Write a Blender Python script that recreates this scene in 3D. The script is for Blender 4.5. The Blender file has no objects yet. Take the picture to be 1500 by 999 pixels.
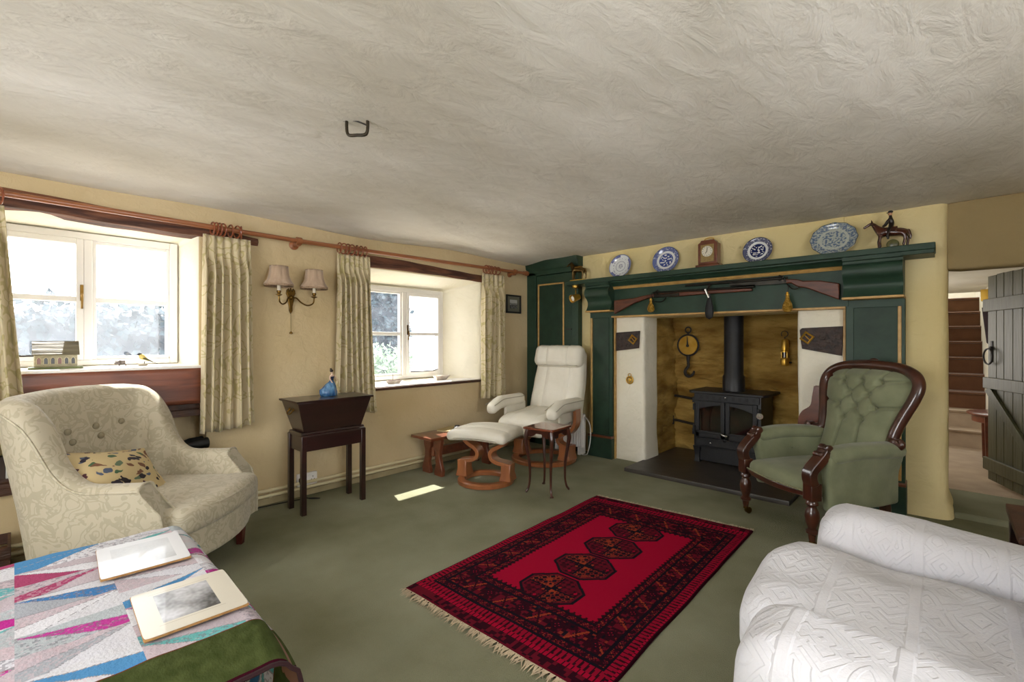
import bpy, bmesh, math, random
from mathutils import Vector as V, Matrix as M, noise
SC = bpy.context.scene
C = SC.collection
PI = math.pi
random.seed(7)

# ------------------------------------------------------------------ camera, world, lights, exposure
cam = bpy.data.cameras.new('camera'); cam.sensor_width = 36; cam.lens = 678 / 1500 * 36; cam.clip_start = .05
co = bpy.data.objects.new('camera', cam); C.objects.link(co)
co.location = (0, 0, 1.2); co.rotation_euler = (PI / 2, 0, math.atan2(.681, .733))
SC.camera = co
SC.view_settings.view_transform = 'Standard'; SC.view_settings.look = 'None'
SC.view_settings.gamma = 1; SC.view_settings.use_curve_mapping = False
SC.view_settings.exposure = 0.0
try:
    SC.cycles.use_denoising = True
    SC.cycles.max_bounces = 10; SC.cycles.diffuse_bounces = 6; SC.cycles.transparent_max_bounces = 12
    SC.cycles.sample_clamp_indirect = 6
except Exception: pass

SKY = 8.5
w = bpy.data.worlds.new('World'); SC.world = w; w.use_nodes = True
bg = w.node_tree.nodes['Background']; bg.inputs[0].default_value = (.97, .985, 1, 1); bg.inputs[1].default_value = SKY

def area(name, loc, rot, sx, sy, energy, color=(1, 1, 1), portal=False):
    l = bpy.data.lights.new(name, 'AREA'); l.shape = 'RECTANGLE'; l.size = sx; l.size_y = sy
    l.energy = energy; l.color = color
    if portal: l.cycles.is_portal = True
    o = bpy.data.objects.new(name, l); C.objects.link(o); o.location = loc; o.rotation_euler = rot
    return o
area('daylight_portal', (-4.10, .31, 1.46), (0, -PI / 2, 0), .86, .98, 1, portal=True)
area('daylight_portal', (-4.10, 2.62, 1.28), (0, -PI / 2, 0), .96, 1.15, 1, portal=True)
# daylight fill through unseen openings added in the two walls behind the photographer
area('daylight_fill', (-1.3, -1.95, 1.4), (PI / 2, 0, 0), 1.9, 1.1, 26, (.96, .98, 1))
area('daylight_fill', (1.95, .6, 1.4), (0, PI / 2, 0), 1.1, 2.2, 11, (1, .98, .95))
# unseen lights added: side fill for the hall, then light from the landing
area('daylight_fill', (-.75, 6.2, 1.15), (0, -PI / 2, 0), 1.0, 1.2, 13, (1, .95, .9))
area('daylight_fill', (.1, 9.0, 2.9), (math.radians(-20), 0, 0), 1.0, 1.0, 34, (.85, .92, 1))
sl = bpy.data.lights.new('sun', 'SUN'); sl.energy = 20; sl.angle = math.radians(.6); sl.color = (1, .97, .92)
so = bpy.data.objects.new('sun', sl); C.objects.link(so)
so.rotation_euler = V((1, -.23, -1.62)).to_track_quat('-Z', 'Y').to_euler()

# ------------------------------------------------------------------ materials
def hx(h):
    h = h.lstrip('#'); c = [int(h[i:i + 2], 16) / 255 for i in (0, 2, 4)]
    return tuple(x / 12.92 if x <= .04045 else ((x + .055) / 1.055) ** 2.4 for x in c) + (1,)
def newmat(name):
    m = bpy.data.materials.new(name); m.use_nodes = True
    nt = m.node_tree; b = nt.nodes['Principled BSDF']
    return m, nt, b
def pm(name, c1, c2=None, sc=4, st=(1, 1, 1), rough=.5, metal=0, bump=0, bsc=None, bst=None, coat=0, sheen=0, dist=0, ramp=(.35, .65), det=4, spec=.5):
    m, nt, b = newmat(name); N = nt.nodes; L = nt.links
    b.inputs['Roughness'].default_value = rough; b.inputs['Metallic'].default_value = metal
    b.inputs['Coat Weight'].default_value = coat; b.inputs['Sheen Weight'].default_value = sheen
    b.inputs['Specular IOR Level'].default_value = spec
    c1 = hx(c1); b.inputs['Base Color'].default_value = c1
    tc = N.new('ShaderNodeTexCoord')
    def nz(s, stretch, d):
        mp = N.new('ShaderNodeMapping'); mp.inputs['Scale'].default_value = stretch; L.new(tc.outputs['Object'], mp.inputs[0])
        n = N.new('ShaderNodeTexNoise'); n.inputs['Scale'].default_value = s; n.inputs['Detail'].default_value = d
        n.inputs['Distortion'].default_value = dist; L.new(mp.outputs[0], n.inputs['Vector']); return n
    if c2:
        n = nz(sc, st, det); r = N.new('ShaderNodeValToRGB')
        r.color_ramp.elements[0].position = ramp[0]; r.color_ramp.elements[1].position = ramp[1]
        r.color_ramp.elements[0].color = c1; r.color_ramp.elements[1].color = hx(c2)
        L.new(n.outputs[0], r.inputs[0]); L.new(r.outputs[0], b.inputs['Base Color'])
    if bump:
        n = nz(bsc or sc, bst or st, 6); bp = N.new('ShaderNodeBump'); bp.inputs['Strength'].default_value = bump
        bp.inputs['Distance'].default_value = .02; L.new(n.outputs[0], bp.inputs['Height']); L.new(bp.outputs[0], b.inputs['Normal'])
    return m
def vcmat(name, rough=.9, bump=0, bsc=300, sheen=0, coat=0, metal=0):
    m, nt, b = newmat(name); a = nt.nodes.new('ShaderNodeVertexColor'); a.layer_name = 'Col'
    nt.links.new(a.outputs[0], b.inputs['Base Color']); b.inputs['Roughness'].default_value = rough
    b.inputs['Sheen Weight'].default_value = sheen; b.inputs['Coat Weight'].default_value = coat; b.inputs['Metallic'].default_value = metal
    if rough > .9: b.inputs['Specular IOR Level'].default_value = .05
    if bump:
        tc = nt.nodes.new('ShaderNodeTexCoord'); n = nt.nodes.new('ShaderNodeTexNoise'); n.inputs['Scale'].default_value = bsc
        bp = nt.nodes.new('ShaderNodeBump'); bp.inputs['Strength'].default_value = bump; bp.inputs['Distance'].default_value = .01
        nt.links.new(tc.outputs['Object'], n.inputs['Vector']); nt.links.new(n.outputs[0], bp.inputs['Height']); nt.links.new(bp.outputs[0], b.inputs['Normal'])
    return m
def matelasse(name, c):
    """raised woven bands and rings on plain cotton"""
    m, nt, b = newmat(name); N = nt.nodes; L = nt.links; b.inputs['Base Color'].default_value = hx(c); b.inputs['Roughness'].default_value = .95; b.inputs['Specular IOR Level'].default_value = .1
    tc = N.new('ShaderNodeTexCoord'); mp = N.new('ShaderNodeMapping'); mp.inputs['Scale'].default_value = (13, 9.5, 9.5); L.new(tc.outputs['Object'], mp.inputs[0])
    vo = N.new('ShaderNodeTexVoronoi'); vo.distance = 'MANHATTAN'; vo.inputs['Randomness'].default_value = .75; vo.inputs['Scale'].default_value = 1; L.new(mp.outputs[0], vo.inputs['Vector'])
    mu = N.new('ShaderNodeMath'); mu.operation = 'MULTIPLY'; mu.inputs[1].default_value = 15; L.new(vo.outputs['Distance'], mu.inputs[0])
    sn = N.new('ShaderNodeMath'); sn.operation = 'SINE'; L.new(mu.outputs[0], sn.inputs[0])
    r = N.new('ShaderNodeMapRange'); r.inputs['From Min'].default_value = .1; r.inputs['From Max'].default_value = .6; L.new(sn.outputs[0], r.inputs[0])
    wv = N.new('ShaderNodeTexWave'); wv.bands_direction = 'X'; wv.inputs['Scale'].default_value = 1.6; wv.inputs['Distortion'].default_value = .4; L.new(tc.outputs['Object'], wv.inputs['Vector'])
    r2 = N.new('ShaderNodeMapRange'); r2.inputs['From Min'].default_value = .93; r2.inputs['From Max'].default_value = .97; r2.inputs['To Max'].default_value = 1.4; L.new(wv.outputs[1], r2.inputs[0])
    nz_ = N.new('ShaderNodeTexNoise'); nz_.inputs['Scale'].default_value = 160; L.new(tc.outputs['Object'], nz_.inputs['Vector'])
    mx = N.new('ShaderNodeMath'); mx.operation = 'MAXIMUM'; L.new(r.outputs[0], mx.inputs[0]); L.new(r2.outputs[0], mx.inputs[1])
    ad = N.new('ShaderNodeMath'); ad.operation = 'MULTIPLY_ADD'; ad.inputs[1].default_value = .5; L.new(nz_.outputs[0], ad.inputs[0]); L.new(mx.outputs[0], ad.inputs[2])
    bp = N.new('ShaderNodeBump'); bp.inputs['Strength'].default_value = .42; bp.inputs['Distance'].default_value = .006; L.new(ad.outputs[0], bp.inputs['Height']); L.new(bp.outputs[0], b.inputs['Normal'])
    return m
def damask(name, c1, c2, sc=9, dist=2.5, width=(.47, .53), rough=.85, fine=None, bump=.15):
    """woven scroll pattern: thin meandering bands of c2 on c1"""
    m, nt, b = newmat(name); N = nt.nodes; L = nt.links
    tc = N.new('ShaderNodeTexCoord')
    n1 = N.new('ShaderNodeTexNoise'); n1.inputs['Scale'].default_value = sc; n1.inputs['Detail'].default_value = 1.2; n1.inputs['Distortion'].default_value = dist
    L.new(tc.outputs['Object'], n1.inputs['Vector'])
    r = N.new('ShaderNodeValToRGB'); e = r.color_ramp.elements
    e[0].position = width[0] - .02; e[0].color = (0, 0, 0, 1); e[1].position = width[0]; e[1].color = (1, 1, 1, 1)
    e2 = e.new(width[1]); e2.color = (1, 1, 1, 1); e3 = e.new(width[1] + .02); e3.color = (0, 0, 0, 1)
    L.new(n1.outputs[0], r.inputs[0])
    mx = N.new('ShaderNodeMix'); mx.data_type = 'RGBA'; mx.inputs[6].default_value = hx(c1); mx.inputs[7].default_value = hx(c2)
    L.new(r.outputs[0], mx.inputs[0]); L.new(mx.outputs[2], b.inputs['Base Color'])
    b.inputs['Roughness'].default_value = rough; b.inputs['Sheen Weight'].default_value = .2; b.inputs['Specular IOR Level'].default_value = .25
    n2 = N.new('ShaderNodeTexNoise'); n2.inputs['Scale'].default_value = 350; L.new(tc.outputs['Object'], n2.inputs['Vector'])
    ad = N.new('ShaderNodeMath'); ad.operation = 'MULTIPLY_ADD'; ad.inputs[1].default_value = .6
    L.new(r.outputs[0], ad.inputs[0]); L.new(n2.outputs[0], ad.inputs[2])
    bp = N.new('ShaderNodeBump'); bp.inputs['Strength'].default_value = bump; bp.inputs['Distance'].default_value = .004
    L.new(ad.outputs[0], bp.inputs['Height']); L.new(bp.outputs[0], b.inputs['Normal'])
    return m
def plaster(name, c1, c2, sc=1.5, fine=18, strength=.35, st=(1, 1, 1)):
    m, nt, b = newmat(name); N = nt.nodes; L = nt.links; tc = N.new('ShaderNodeTexCoord')
    mp = N.new('ShaderNodeMapping'); mp.inputs['Scale'].default_value = st; L.new(tc.outputs['Object'], mp.inputs[0])
    n1 = N.new('ShaderNodeTexNoise'); n1.inputs['Scale'].default_value = sc; n1.inputs['Detail'].default_value = 5; L.new(mp.outputs[0], n1.inputs['Vector'])
    r = N.new('ShaderNodeValToRGB'); r.color_ramp.elements[0].position = .3; r.color_ramp.elements[1].position = .7
    r.color_ramp.elements[0].color = hx(c1); r.color_ramp.elements[1].color = hx(c2); L.new(n1.outputs[0], r.inputs[0]); L.new(r.outputs[0], b.inputs['Base Color'])
    b.inputs['Roughness'].default_value = .9; b.inputs['Specular IOR Level'].default_value = .2
    n2 = N.new('ShaderNodeTexNoise'); n2.inputs['Scale'].default_value = fine; n2.inputs['Detail'].default_value = 7; n2.inputs['Roughness'].default_value = .6; n2.inputs['Distortion'].default_value = .6
    L.new(mp.outputs[0], n2.inputs['Vector'])
    n3 = N.new('ShaderNodeTexNoise'); n3.inputs['Scale'].default_value = fine / 5; n3.inputs['Detail'].default_value = 3; L.new(mp.outputs[0], n3.inputs['Vector'])
    ad = N.new('ShaderNodeMath'); ad.operation = 'MULTIPLY_ADD'; ad.inputs[1].default_value = 3.0; L.new(n3.outputs[0], ad.inputs[0]); L.new(n2.outputs[0], ad.inputs[2])
    bp = N.new('ShaderNodeBump'); bp.inputs['Strength'].default_value = strength; bp.inputs['Distance'].default_value = .03
    L.new(ad.outputs[0], bp.inputs['Height']); L.new(bp.outputs[0], b.inputs['Normal'])
    return m
def glassmat(name, dirt=0.0, dcol=(.8, .88, 1, 1), tint=(1, 1, 1, 1)):
    m, nt, b = newmat(name); N = nt.nodes; L = nt.links; N.remove(b)
    out = N['Material Output']; t = N.new('ShaderNodeBsdfTransparent'); t.inputs[0].default_value = tint
    g = N.new('ShaderNodeBsdfGlossy'); g.inputs['Roughness'].default_value = .03
    lw = N.new('ShaderNodeLayerWeight'); lw.inputs[0].default_value = .5
    pw = N.new('ShaderNodeMath'); pw.operation = 'POWER'; pw.inputs[1].default_value = 4; L.new(lw.outputs['Facing'], pw.inputs[0])
    f = N.new('ShaderNodeMath'); f.operation = 'MULTIPLY_ADD'; f.inputs[1].default_value = .5; f.inputs[2].default_value = .03; L.new(pw.outputs[0], f.inputs[0])
    mx = N.new('ShaderNodeMixShader'); L.new(f.outputs[0], mx.inputs[0]); L.new(t.outputs[0], mx.inputs[1]); L.new(g.outputs[0], mx.inputs[2])
    last = mx
    if dirt:
        tr = N.new('ShaderNodeBsdfTranslucent'); tr.inputs[0].default_value = dcol
        tc = N.new('ShaderNodeTexCoord'); n = N.new('ShaderNodeTexNoise'); n.inputs['Scale'].default_value = 9; n.inputs['Detail'].default_value = 8
        L.new(tc.outputs['Object'], n.inputs['Vector'])
        mr = N.new('ShaderNodeMapRange'); mr.inputs['From Min'].default_value = .35; mr.inputs['From Max'].default_value = .75
        mr.inputs['To Min'].default_value = dirt * .5; mr.inputs['To Max'].default_value = dirt * 1.6; L.new(n.outputs[0], mr.inputs[0])
        m2 = N.new('ShaderNodeMixShader'); L.new(mr.outputs[0], m2.inputs[0]); L.new(mx.outputs[0], m2.inputs[1]); L.new(tr.outputs[0], m2.inputs[2]); last = m2
    L.new(last.outputs[0], out.inputs[0]); return m

CREAM = plaster('cream wall plaster', '#C2AD84', '#CEBB96', 1.2, 14, .3)
BREASTP = plaster('yellow cream plaster', '#D9C68E', '#E0D0A0', 1.5, 14, .25)
WHITEP = plaster('white plaster', '#E3DDC8', '#EDE8D8', 2, 16, .3)
CEIL = plaster('rough ceiling plaster', '#CFC8BA', '#F3EFE8', 1.5, 12, .38, (1.0, .42, 1))
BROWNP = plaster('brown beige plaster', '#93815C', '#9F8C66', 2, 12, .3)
OCHRE = plaster('ochre stone limewash', '#86642C', '#CDAA5E', 4.5, 10, 1.4, (.6, .6, 1.8))
CARPET = pm('green carpet', '#76755A', '#9E9F88', 1.3, rough=1, bump=.6, bsc=260, ramp=(.3, .7), spec=.03, det=6)
BEIGEC = pm('beige hall carpet', '#AE9C88', '#BBA993', 6, rough=1, bump=.3, bsc=250, spec=.1)
BROWNC = pm('brown stair carpet', '#6E4C36', '#64442F', 8, rough=1, bump=.4, bsc=250, sheen=.3, spec=.1)
GREEN = pm('dark green paint', '#25392C', '#2D4435', 6, rough=.45, bump=.08, bsc=30, spec=.3)
GREEND = pm('dark green panel paint', '#213428', '#293E30', 8, rough=.5, bump=.15, bsc=14, spec=.3)
GOLDP = pm('gilded paint', '#B08A4E', '#C39C5E', 20, rough=.45, bump=.1)
WHITEG = pm('white gloss paint', '#E9E6E2', rough=.35)
DKWOOD = pm('dark oak', '#3A2318', '#54331F', 8, (1, 1, 1), .55, bump=.4, bsc=14, bst=(3, .4, 3), dist=1)
BEAMW = pm('weathered lintel wood', '#3E2116', '#7A4C34', 6, (2, .35, 3), .7, bump=.6, bsc=10, bst=(4, .5, 5), dist=1.2)
BOARDW = pm('red brown board', '#552A18', '#7A4228', 5, (3, .35, 3), .38, bump=.12, dist=1.5)
POLEW = pm('varnished pine', '#8A5230', '#9A5F3A', 12, (3, .3, 3), .32, coat=.4)
SMALLW = pm('polished brown wood', '#5E3220', '#743F28', 8, (1, 3, 3), .3, coat=.4)
MAHOG = pm('dark mahogany', '#200E0C', '#2B1410', 8, (.5, .5, 4), .3, coat=.3)
LEATHERW = pm('cream white leather', '#D9D4C4', '#E2DDCF', 5, rough=.42, bump=.12, bsc=60)
CHERRY = pm('bent cherry wood', '#8A5230', '#9C6038', 6, (3, 3, .5), .3, coat=.5)
CARVED = pm('carved mahogany', '#331811', '#4A2517', 10, rough=.28, coat=.5)
VELVET = pm('sage green velvet', '#73775C', '#82866A', 7, rough=.75, bump=.06, bsc=120, sheen=.18, spec=.1)
BLACKI = pm('black cast iron', '#17171A', '#1D1D20', 20, rough=.45, bump=.1, bsc=90)
IRON = pm('rough iron', '#1E1915', '#2A221C', 20, rough=.6, bump=.4, bsc=40)
BRASS = pm('brass', '#C99A38', '#DDB456', 10, rough=.3, metal=.75)
BRASSD = pm('aged brass', '#5D451F', '#7B5E2C', 16, rough=.35, metal=1)
BLUED = pm('gun metal', '#26241F', '#35322B', 16, rough=.35, metal=.7)
WALNUT = pm('walnut gun stock', '#47210F', '#613019', 10, (1, 4, 4), .45, coat=.1)
SLATE = pm('slate hearth', '#34302C', '#423C36', 5, rough=.45, bump=.15, bsc=12)
CHROME = pm('chrome', '#C9C9C6', rough=.2, metal=1)
COVERW = matelasse('white woven cotton cover', '#D8D8DE')
CHAIRD = damask('cream damask', '#B9B09A', '#ABA28B', 12, 2.4, (.50, .62), .7)
CURTM = damask('cream leaf curtain cloth', '#C8BA98', '#AFA274', 6, 1.8, (.48, .52), .9, bump=.1)
DOORP = pm('grey green door paint', '#45442C', '#535138', 5, (3, 3, .4), .45, bump=.15, bsc=12, bst=(4, 4, .5))
GLASS = glassmat('dusty window glass', .022)
CLEARG = glassmat('clear glass', 0)
BLACKM = pm('matt black', '#0D0D0E', rough=.6)

# ------------------------------------------------------------------ mesh helpers
class MB:
    def __init__(s, mtx=None): s.bm = bmesh.new(); s.m = mtx or M(); s.col = None
    def v(s, p): return s.bm.verts.new(s.m @ V(p))
    def f(s, vs):
        try: return s.bm.faces.new(vs)
        except ValueError: return None
    def box(s, a, b, mtx=None):
        m0 = s.m
        if mtx is not None: s.m = m0 @ mtx
        x0, y0, z0 = a; x1, y1, z1 = b
        vs = [s.v(p) for p in ((x0, y0, z0), (x1, y0, z0), (x1, y1, z0), (x0, y1, z0), (x0, y0, z1), (x1, y0, z1), (x1, y1, z1), (x0, y1, z1))]
        for q in ((0, 3, 2, 1), (4, 5, 6, 7), (0, 1, 5, 4), (1, 2, 6, 5), (2, 3, 7, 6), (3, 0, 4, 7)): s.f([vs[i] for i in q])
        s.m = m0; return s
    def cb(s, c, d, mtx=None):
        return s.box([c[i] - d[i] / 2 for i in range(3)], [c[i] + d[i] / 2 for i in range(3)], mtx)
    def loft(s, rings, closed=True, cap=True):
        R = [[s.v(p) for p in r] for r in rings]; n = len(R[0])
        for a, b in zip(R, R[1:]):
            for i in range(n if closed else n - 1):
                j = (i + 1) % n; s.f([a[i], a[j], b[j], b[i]])
        if cap and closed: s.f(R[0][::-1]); s.f(R[-1])
        return s
    def tube(s, pts, r, n=8, cap=True, closed=False, flat=None):
        pts = [V(p) for p in pts]; k = len(pts); rs = r if isinstance(r, (list, tuple)) else [r] * k
        T = []
        for i in range(k):
            a = pts[i - 1] if (i or closed) else pts[0]; b = pts[(i + 1) % k] if (i < k - 1 or closed) else pts[-1]
            T.append((b - a).normalized())
        up = V((0, 0, 1)) if abs(T[0].z) < .9 else V((1, 0, 0))
        nrm = T[0].cross(up).normalized(); rings = []
        for i in range(k):
            nrm = (nrm - T[i] * nrm.dot(T[i])).normalized(); bi = T[i].cross(nrm)
            fx, fy = flat if flat else (1, 1)
            rings.append([pts[i] + (nrm * math.cos(2 * PI * q / n) * fx + bi * math.sin(2 * PI * q / n) * fy) * rs[i] for q in range(n)])
        if closed: rings.append(rings[0])
        return s.loft(rings, True, cap and not closed)
    def lathe(s, prof, c=(0, 0, 0), n=20, axis='z', cap=True):
        rings = []
        for r, z in prof:
            ring = []
            for q in range(n):
                a, b = r * math.cos(2 * PI * q / n), r * math.sin(2 * PI * q / n)
                p = (a, b, z) if axis == 'z' else (a, z, b) if axis == 'y' else (z, a, b)
                ring.append((p[0] + c[0], p[1] + c[1], p[2] + c[2]))
            rings.append(ring)
        return s.loft(rings, True, cap)
    def prism(s, poly, d0, d1, axis='y'):
        mk = {'x': lambda p, d: (d, p[0], p[1]), 'y': lambda p, d: (p[0], d, p[1]), 'z': lambda p, d: (p[0], p[1], d)}[axis]
        return s.loft([[mk(p, d0) for p in poly], [mk(p, d1) for p in poly]])
    def ribbon(s, path, th, d0, d1, axis='y'):
        """a 2D path given thickness th (number or list), extruded from d0 to d1"""
        P = [V((p[0], p[1])) for p in path]; k = len(P); A = []; B = []
        for i in range(k):
            t = (P[min(i + 1, k - 1)] - P[max(i - 1, 0)]).normalized(); nn = V((-t.y, t.x)); h = (th[i] if isinstance(th, (list, tuple)) else th) / 2
            A.append(P[i] + nn * h); B.append(P[i] - nn * h)
        mk = {'x': lambda p, d: (d, p[0], p[1]), 'y': lambda p, d: (p[0], d, p[1]), 'z': lambda p, d: (p[0], p[1], d)}[axis]
        return s.loft([[mk(A[i], d0), mk(B[i], d0), mk(B[i], d1), mk(A[i], d1)] for i in range(k)])
    def ell(s, c, r, n=14, fn=None):
        r = r if isinstance(r, (list, tuple)) else (r, r, r); prof = []
        for i in range(n + 1):
            a = -PI / 2 + PI * i / n; prof.append((max(math.cos(a), .02), math.sin(a)))
        rings = []
        for rr, z in prof:
            rings.append([(c[0] + r[0] * rr * math.cos(2 * PI * q / (n * 2)), c[1] + r[1] * rr * math.sin(2 * PI * q / (n * 2)), c[2] + r[2] * z) for q in range(n * 2)])
        if fn: rings = [[fn(V(p)) for p in g] for g in rings]
        return s.loft(rings)
    def grid(s, fn, nu, nv, colf=None, wrapu=False):
        if colf and s.col is None: s.col = s.bm.loops.layers.float_color.new('Col')
        G = [[s.v(fn(i / nu, j / nv)) for j in range(nv + 1)] for i in range(nu + (0 if wrapu else 1))]
        for i in range(nu):
            for j in range(nv):
                i2 = (i + 1) % len(G) if wrapu else i + 1
                fc = s.f([G[i][j], G[i2][j], G[i2][j + 1], G[i][j + 1]])
                if colf and fc:
                    c = colf((i + .5) / nu, (j + .5) / nv)
                    for lp in fc.loops: lp[s.col] = (c[0], c[1], c[2], 1)
        return s
    def rbox(s, c, d, r, n=10, fn=None, puff=(0, 0, 0)):
        """rounded box; puff bulges each pair of faces; fn(p)->p deforms in local space"""
        h = [x / 2 for x in d]; bm2 = bmesh.new(); cache = {}
        rr = min(r, min(h) * .999)
        def pt(p):
            key = tuple(round(x, 5) for x in p)
            if key in cache: return cache[key]
            q = V([max(-(h[i] - rr), min(h[i] - rr, p[i] * h[i])) for i in range(3)])
            e = V([p[i] * h[i] for i in range(3)]) - q
            if e.length > 1e-9: e = e.normalized() * rr
            o = q + e
            for i in range(3):
                if puff[i]:
                    a, b = [k for k in range(3) if k != i]
                    o[i] += puff[i] * p[i] * (1 - p[a] ** 2) * (1 - p[b] ** 2)
            if fn: o = V(fn(o))
            vv = s.v((o[0] + c[0], o[1] + c[1], o[2] + c[2])); cache[key] = vv; return vv
        T = [math.sin((-1 + 2 * i / n) * PI / 2) for i in range(n + 1)]
        for ax in range(3):
            for sg in (-1, 1):
                for i in range(n):
                    for j in range(n):
                        q = []
                        for (ii, jj) in ((i, j), (i + 1, j), (i + 1, j + 1), (i, j + 1)):
                            p = [0, 0, 0]; p[ax] = sg; p[(ax + 1) % 3] = T[ii]; p[(ax + 2) % 3] = T[jj]; q.append(pt(p))
                        if sg < 0: q = q[::-1]
                        if len(set(q)) > 2: s.f(list(dict.fromkeys(q)))
        bm2.free(); return s
    def build(s, name, mat, parent=None, smooth=True, bev=0, sub=0, solid=0, seg=2, ang=38, norm=True, loc=None):
        if norm: bmesh.ops.recalc_face_normals(s.bm, faces=s.bm.faces)
        me = bpy.data.meshes.new(name); s.bm.to_mesh(me); s.bm.free()
        if smooth:
            for p in me.polygons: p.use_smooth = True
            if not sub: me.set_sharp_from_angle(angle=math.radians(ang))
        if isinstance(mat, (list, tuple)):
            for m in mat: me.materials.append(m)
        else: me.materials.append(mat)
        o = bpy.data.objects.new(name, me); C.objects.link(o)
        if parent is not None: o.parent = parent
        if loc is not None: o.location = loc
        if solid: md = o.modifiers.new('solid', 'SOLIDIFY'); md.thickness = solid; md.offset = 0
        if bev: md = o.modifiers.new('bevel', 'BEVEL'); md.width = bev; md.segments = seg; md.limit_method = 'ANGLE'; md.angle_limit = math.radians(40)
        if sub: md = o.modifiers.new('sub', 'SUBSURF'); md.levels = sub; md.render_levels = sub
        return o
def thing(name, label, cat, loc=(0, 0, 0), rz=0, group=None):
    o = bpy.data.objects.new(name, None); C.objects.link(o); o.empty_display_size = .1
    o.location = loc; o.rotation_euler = (0, 0, rz); o['label'] = label; o['category'] = cat
    if group: o['group'] = group
    return o
def tag(o, label, cat, group=None):
    o['label'] = label; o['category'] = cat
    if group: o['group'] = group
    return o
def struct(o): o['kind'] = 'structure'; return o
def copy_tree(o, parent=None):
    c = o.copy(); C.objects.link(c)
    if parent: c.parent = parent
    for ch in [x for x in C.objects if x.parent == o]: copy_tree(ch, c)
    return c
def ss(a, b, x):
    t = max(0, min(1, (x - a) / (b - a))); return t * t * (3 - 2 * t)
def lerp(a, b, t): return a + (b - a) * t
def spline(pts, n=8):
    P = [V(p) for p in pts]; out = []
    for i in range(len(P) - 1):
        p0 = P[i - 1] if i else P[0] * 2 - P[1]; p1 = P[i]; p2 = P[i + 1]; p3 = P[i + 2] if i + 2 < len(P) else P[-1] * 2 - P[-2]
        for k in range(n):
            t = k / n
            out.append(.5 * ((2 * p1) + (p2 - p0) * t + (2 * p0 - 5 * p1 + 4 * p2 - p3) * t * t + (3 * p1 - p0 - 3 * p2 + p3) * t ** 3))
    out.append(P[-1]); return out

# ------------------------------------------------------------------ the room
def nz(x, y, z=0): return noise.noise(V((x, y, z)))
XW, YF, HC = -3.63, 4.25, 2.14
# floor
b = MB(); b.box((-4.1, -1.9, -.12), (1.9, 5.0, 0)); struct(b.build('floor', CARPET, smooth=False))
b = MB(); b.box((.03, 4.35, -.1), (1.9, 5.02, .04)); struct(b.build('floor_step', CARPET, bev=.012))
b = MB(); b.box((-1.3, 5.02, -.1), (1.9, 10.2, .04)); struct(b.build('floor_hall', BEIGEC, smooth=False))
# ceiling : lumpy plaster
def ceilf(u, v):
    x, y = lerp(-3.72, 1.9, u), lerp(-1.95, 4.34, v)
    z = HC + .022 * nz(x * .8, y * .8) + .008 * nz(x * 3, y * 1.5, 3)
    z -= .05 * ss(-3.25, -3.66, x) * (.7 + .5 * nz(y * .8, 2))          # rounds down into the window wall
    return (x, y, z)
b = MB(); b.grid(ceilf, 110, 110); struct(b.build('ceiling', CEIL, solid=.02, norm=False))
b = MB(); b.box((-1.3, 4.4, 1.79), (1.9, 7.9, 1.88)); struct(b.build('ceiling_hall', WHITEP))
# window wall
W1 = (-.16, .84, 1.03, 1.915); NI = (-.62, .885, .47, .785); W2 = (2.02, 3.43, .785, 1.835)
def wall_left():
    ys = sorted({-1.9, NI[0], W1[0], .35, W1[1], NI[1], W2[0], 2.7, W2[1], 4.6}); zs = sorted({-.05, .47, .785, 1.03, 1.4, 1.835, 1.915, 2.3})
    inside = lambda y, z: any(h[0] < y < h[1] and h[2] < z < h[3] for h in (W1, NI, W2))
    b = MB(); VV = {}
    def vt(y, z, x=XW):
        k = (round(x, 3), round(y, 3), round(z, 3))
        if k not in VV: VV[k] = b.v((x, y, z))
        return VV[k]
    for y0, y1 in zip(ys, ys[1:]):
        for z0, z1 in zip(zs, zs[1:]):
            if not inside((y0 + y1) / 2, (z0 + z1) / 2): b.f([vt(y0, z0), vt(y1, z0), vt(y1, z1), vt(y0, z1)])
    def reveal(h, back, xb):
        m = lambda y, z: (lerp(back[0], back[1], (y - h[0]) / (h[1] - h[0])), lerp(back[2], back[3], (z - h[2]) / (h[3] - h[2])), xb)
        yy = [y for y in ys if h[0] <= y <= h[1]]; zz = [z for z in zs if h[2] <= z <= h[3]]
        for y0, y1 in zip(yy, yy[1:]):
            for z in (h[2], h[3]): b.f([vt(y0, z), vt(y1, z), vt(*m(y1, z)), vt(*m(y0, z))])
        for z0, z1 in zip(zz, zz[1:]):
            for y in (h[0], h[1]): b.f([vt(y, z0), vt(y, z1), vt(*m(y, z1)), vt(*m(y, z0))])
    reveal(W1, (-.13, .79, 1.045, 1.885), -4.05); reveal(W2, (2.12, 3.17, .82, 1.735), -4.05); reveal(NI, NI, -3.95)
    b.f([vt(*p, -3.95) for p in ((NI[0], NI[2]), (NI[1], NI[2]), (NI[1], NI[3]), (NI[0], NI[3]))])
    # outer skin round the windows
    yo = [-1.9, -.13, .79, 2.12, 3.17, 4.6]
    for i, (y0, y1) in enumerate(zip(yo, yo[1:])):
        if i % 2 == 0: b.f([b.v((-4.05, y, z)) for y, z in ((y0, -.05), (y1, -.05), (y1, 2.3), (y0, 2.3))])
        else:
            z0, z1 = ((1.045, 1.885), (.82, 1.735))[i // 2]
            for a, c in ((-.05, z0), (z1, 2.3)): b.f([b.v((-4.05, y, z)) for y, z in ((y0, a), (y1, a), (y1, c), (y0, c))])
    o = b.build('wall_left', CREAM, bev=.022, seg=3, ang=60); o.data.materials.append(WHITEP)
    for p in o.data.polygons:
        if p.center.x < XW - .01 and p.center.z > .79: p.material_index = 1
    return o
struct(wall_left())
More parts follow.
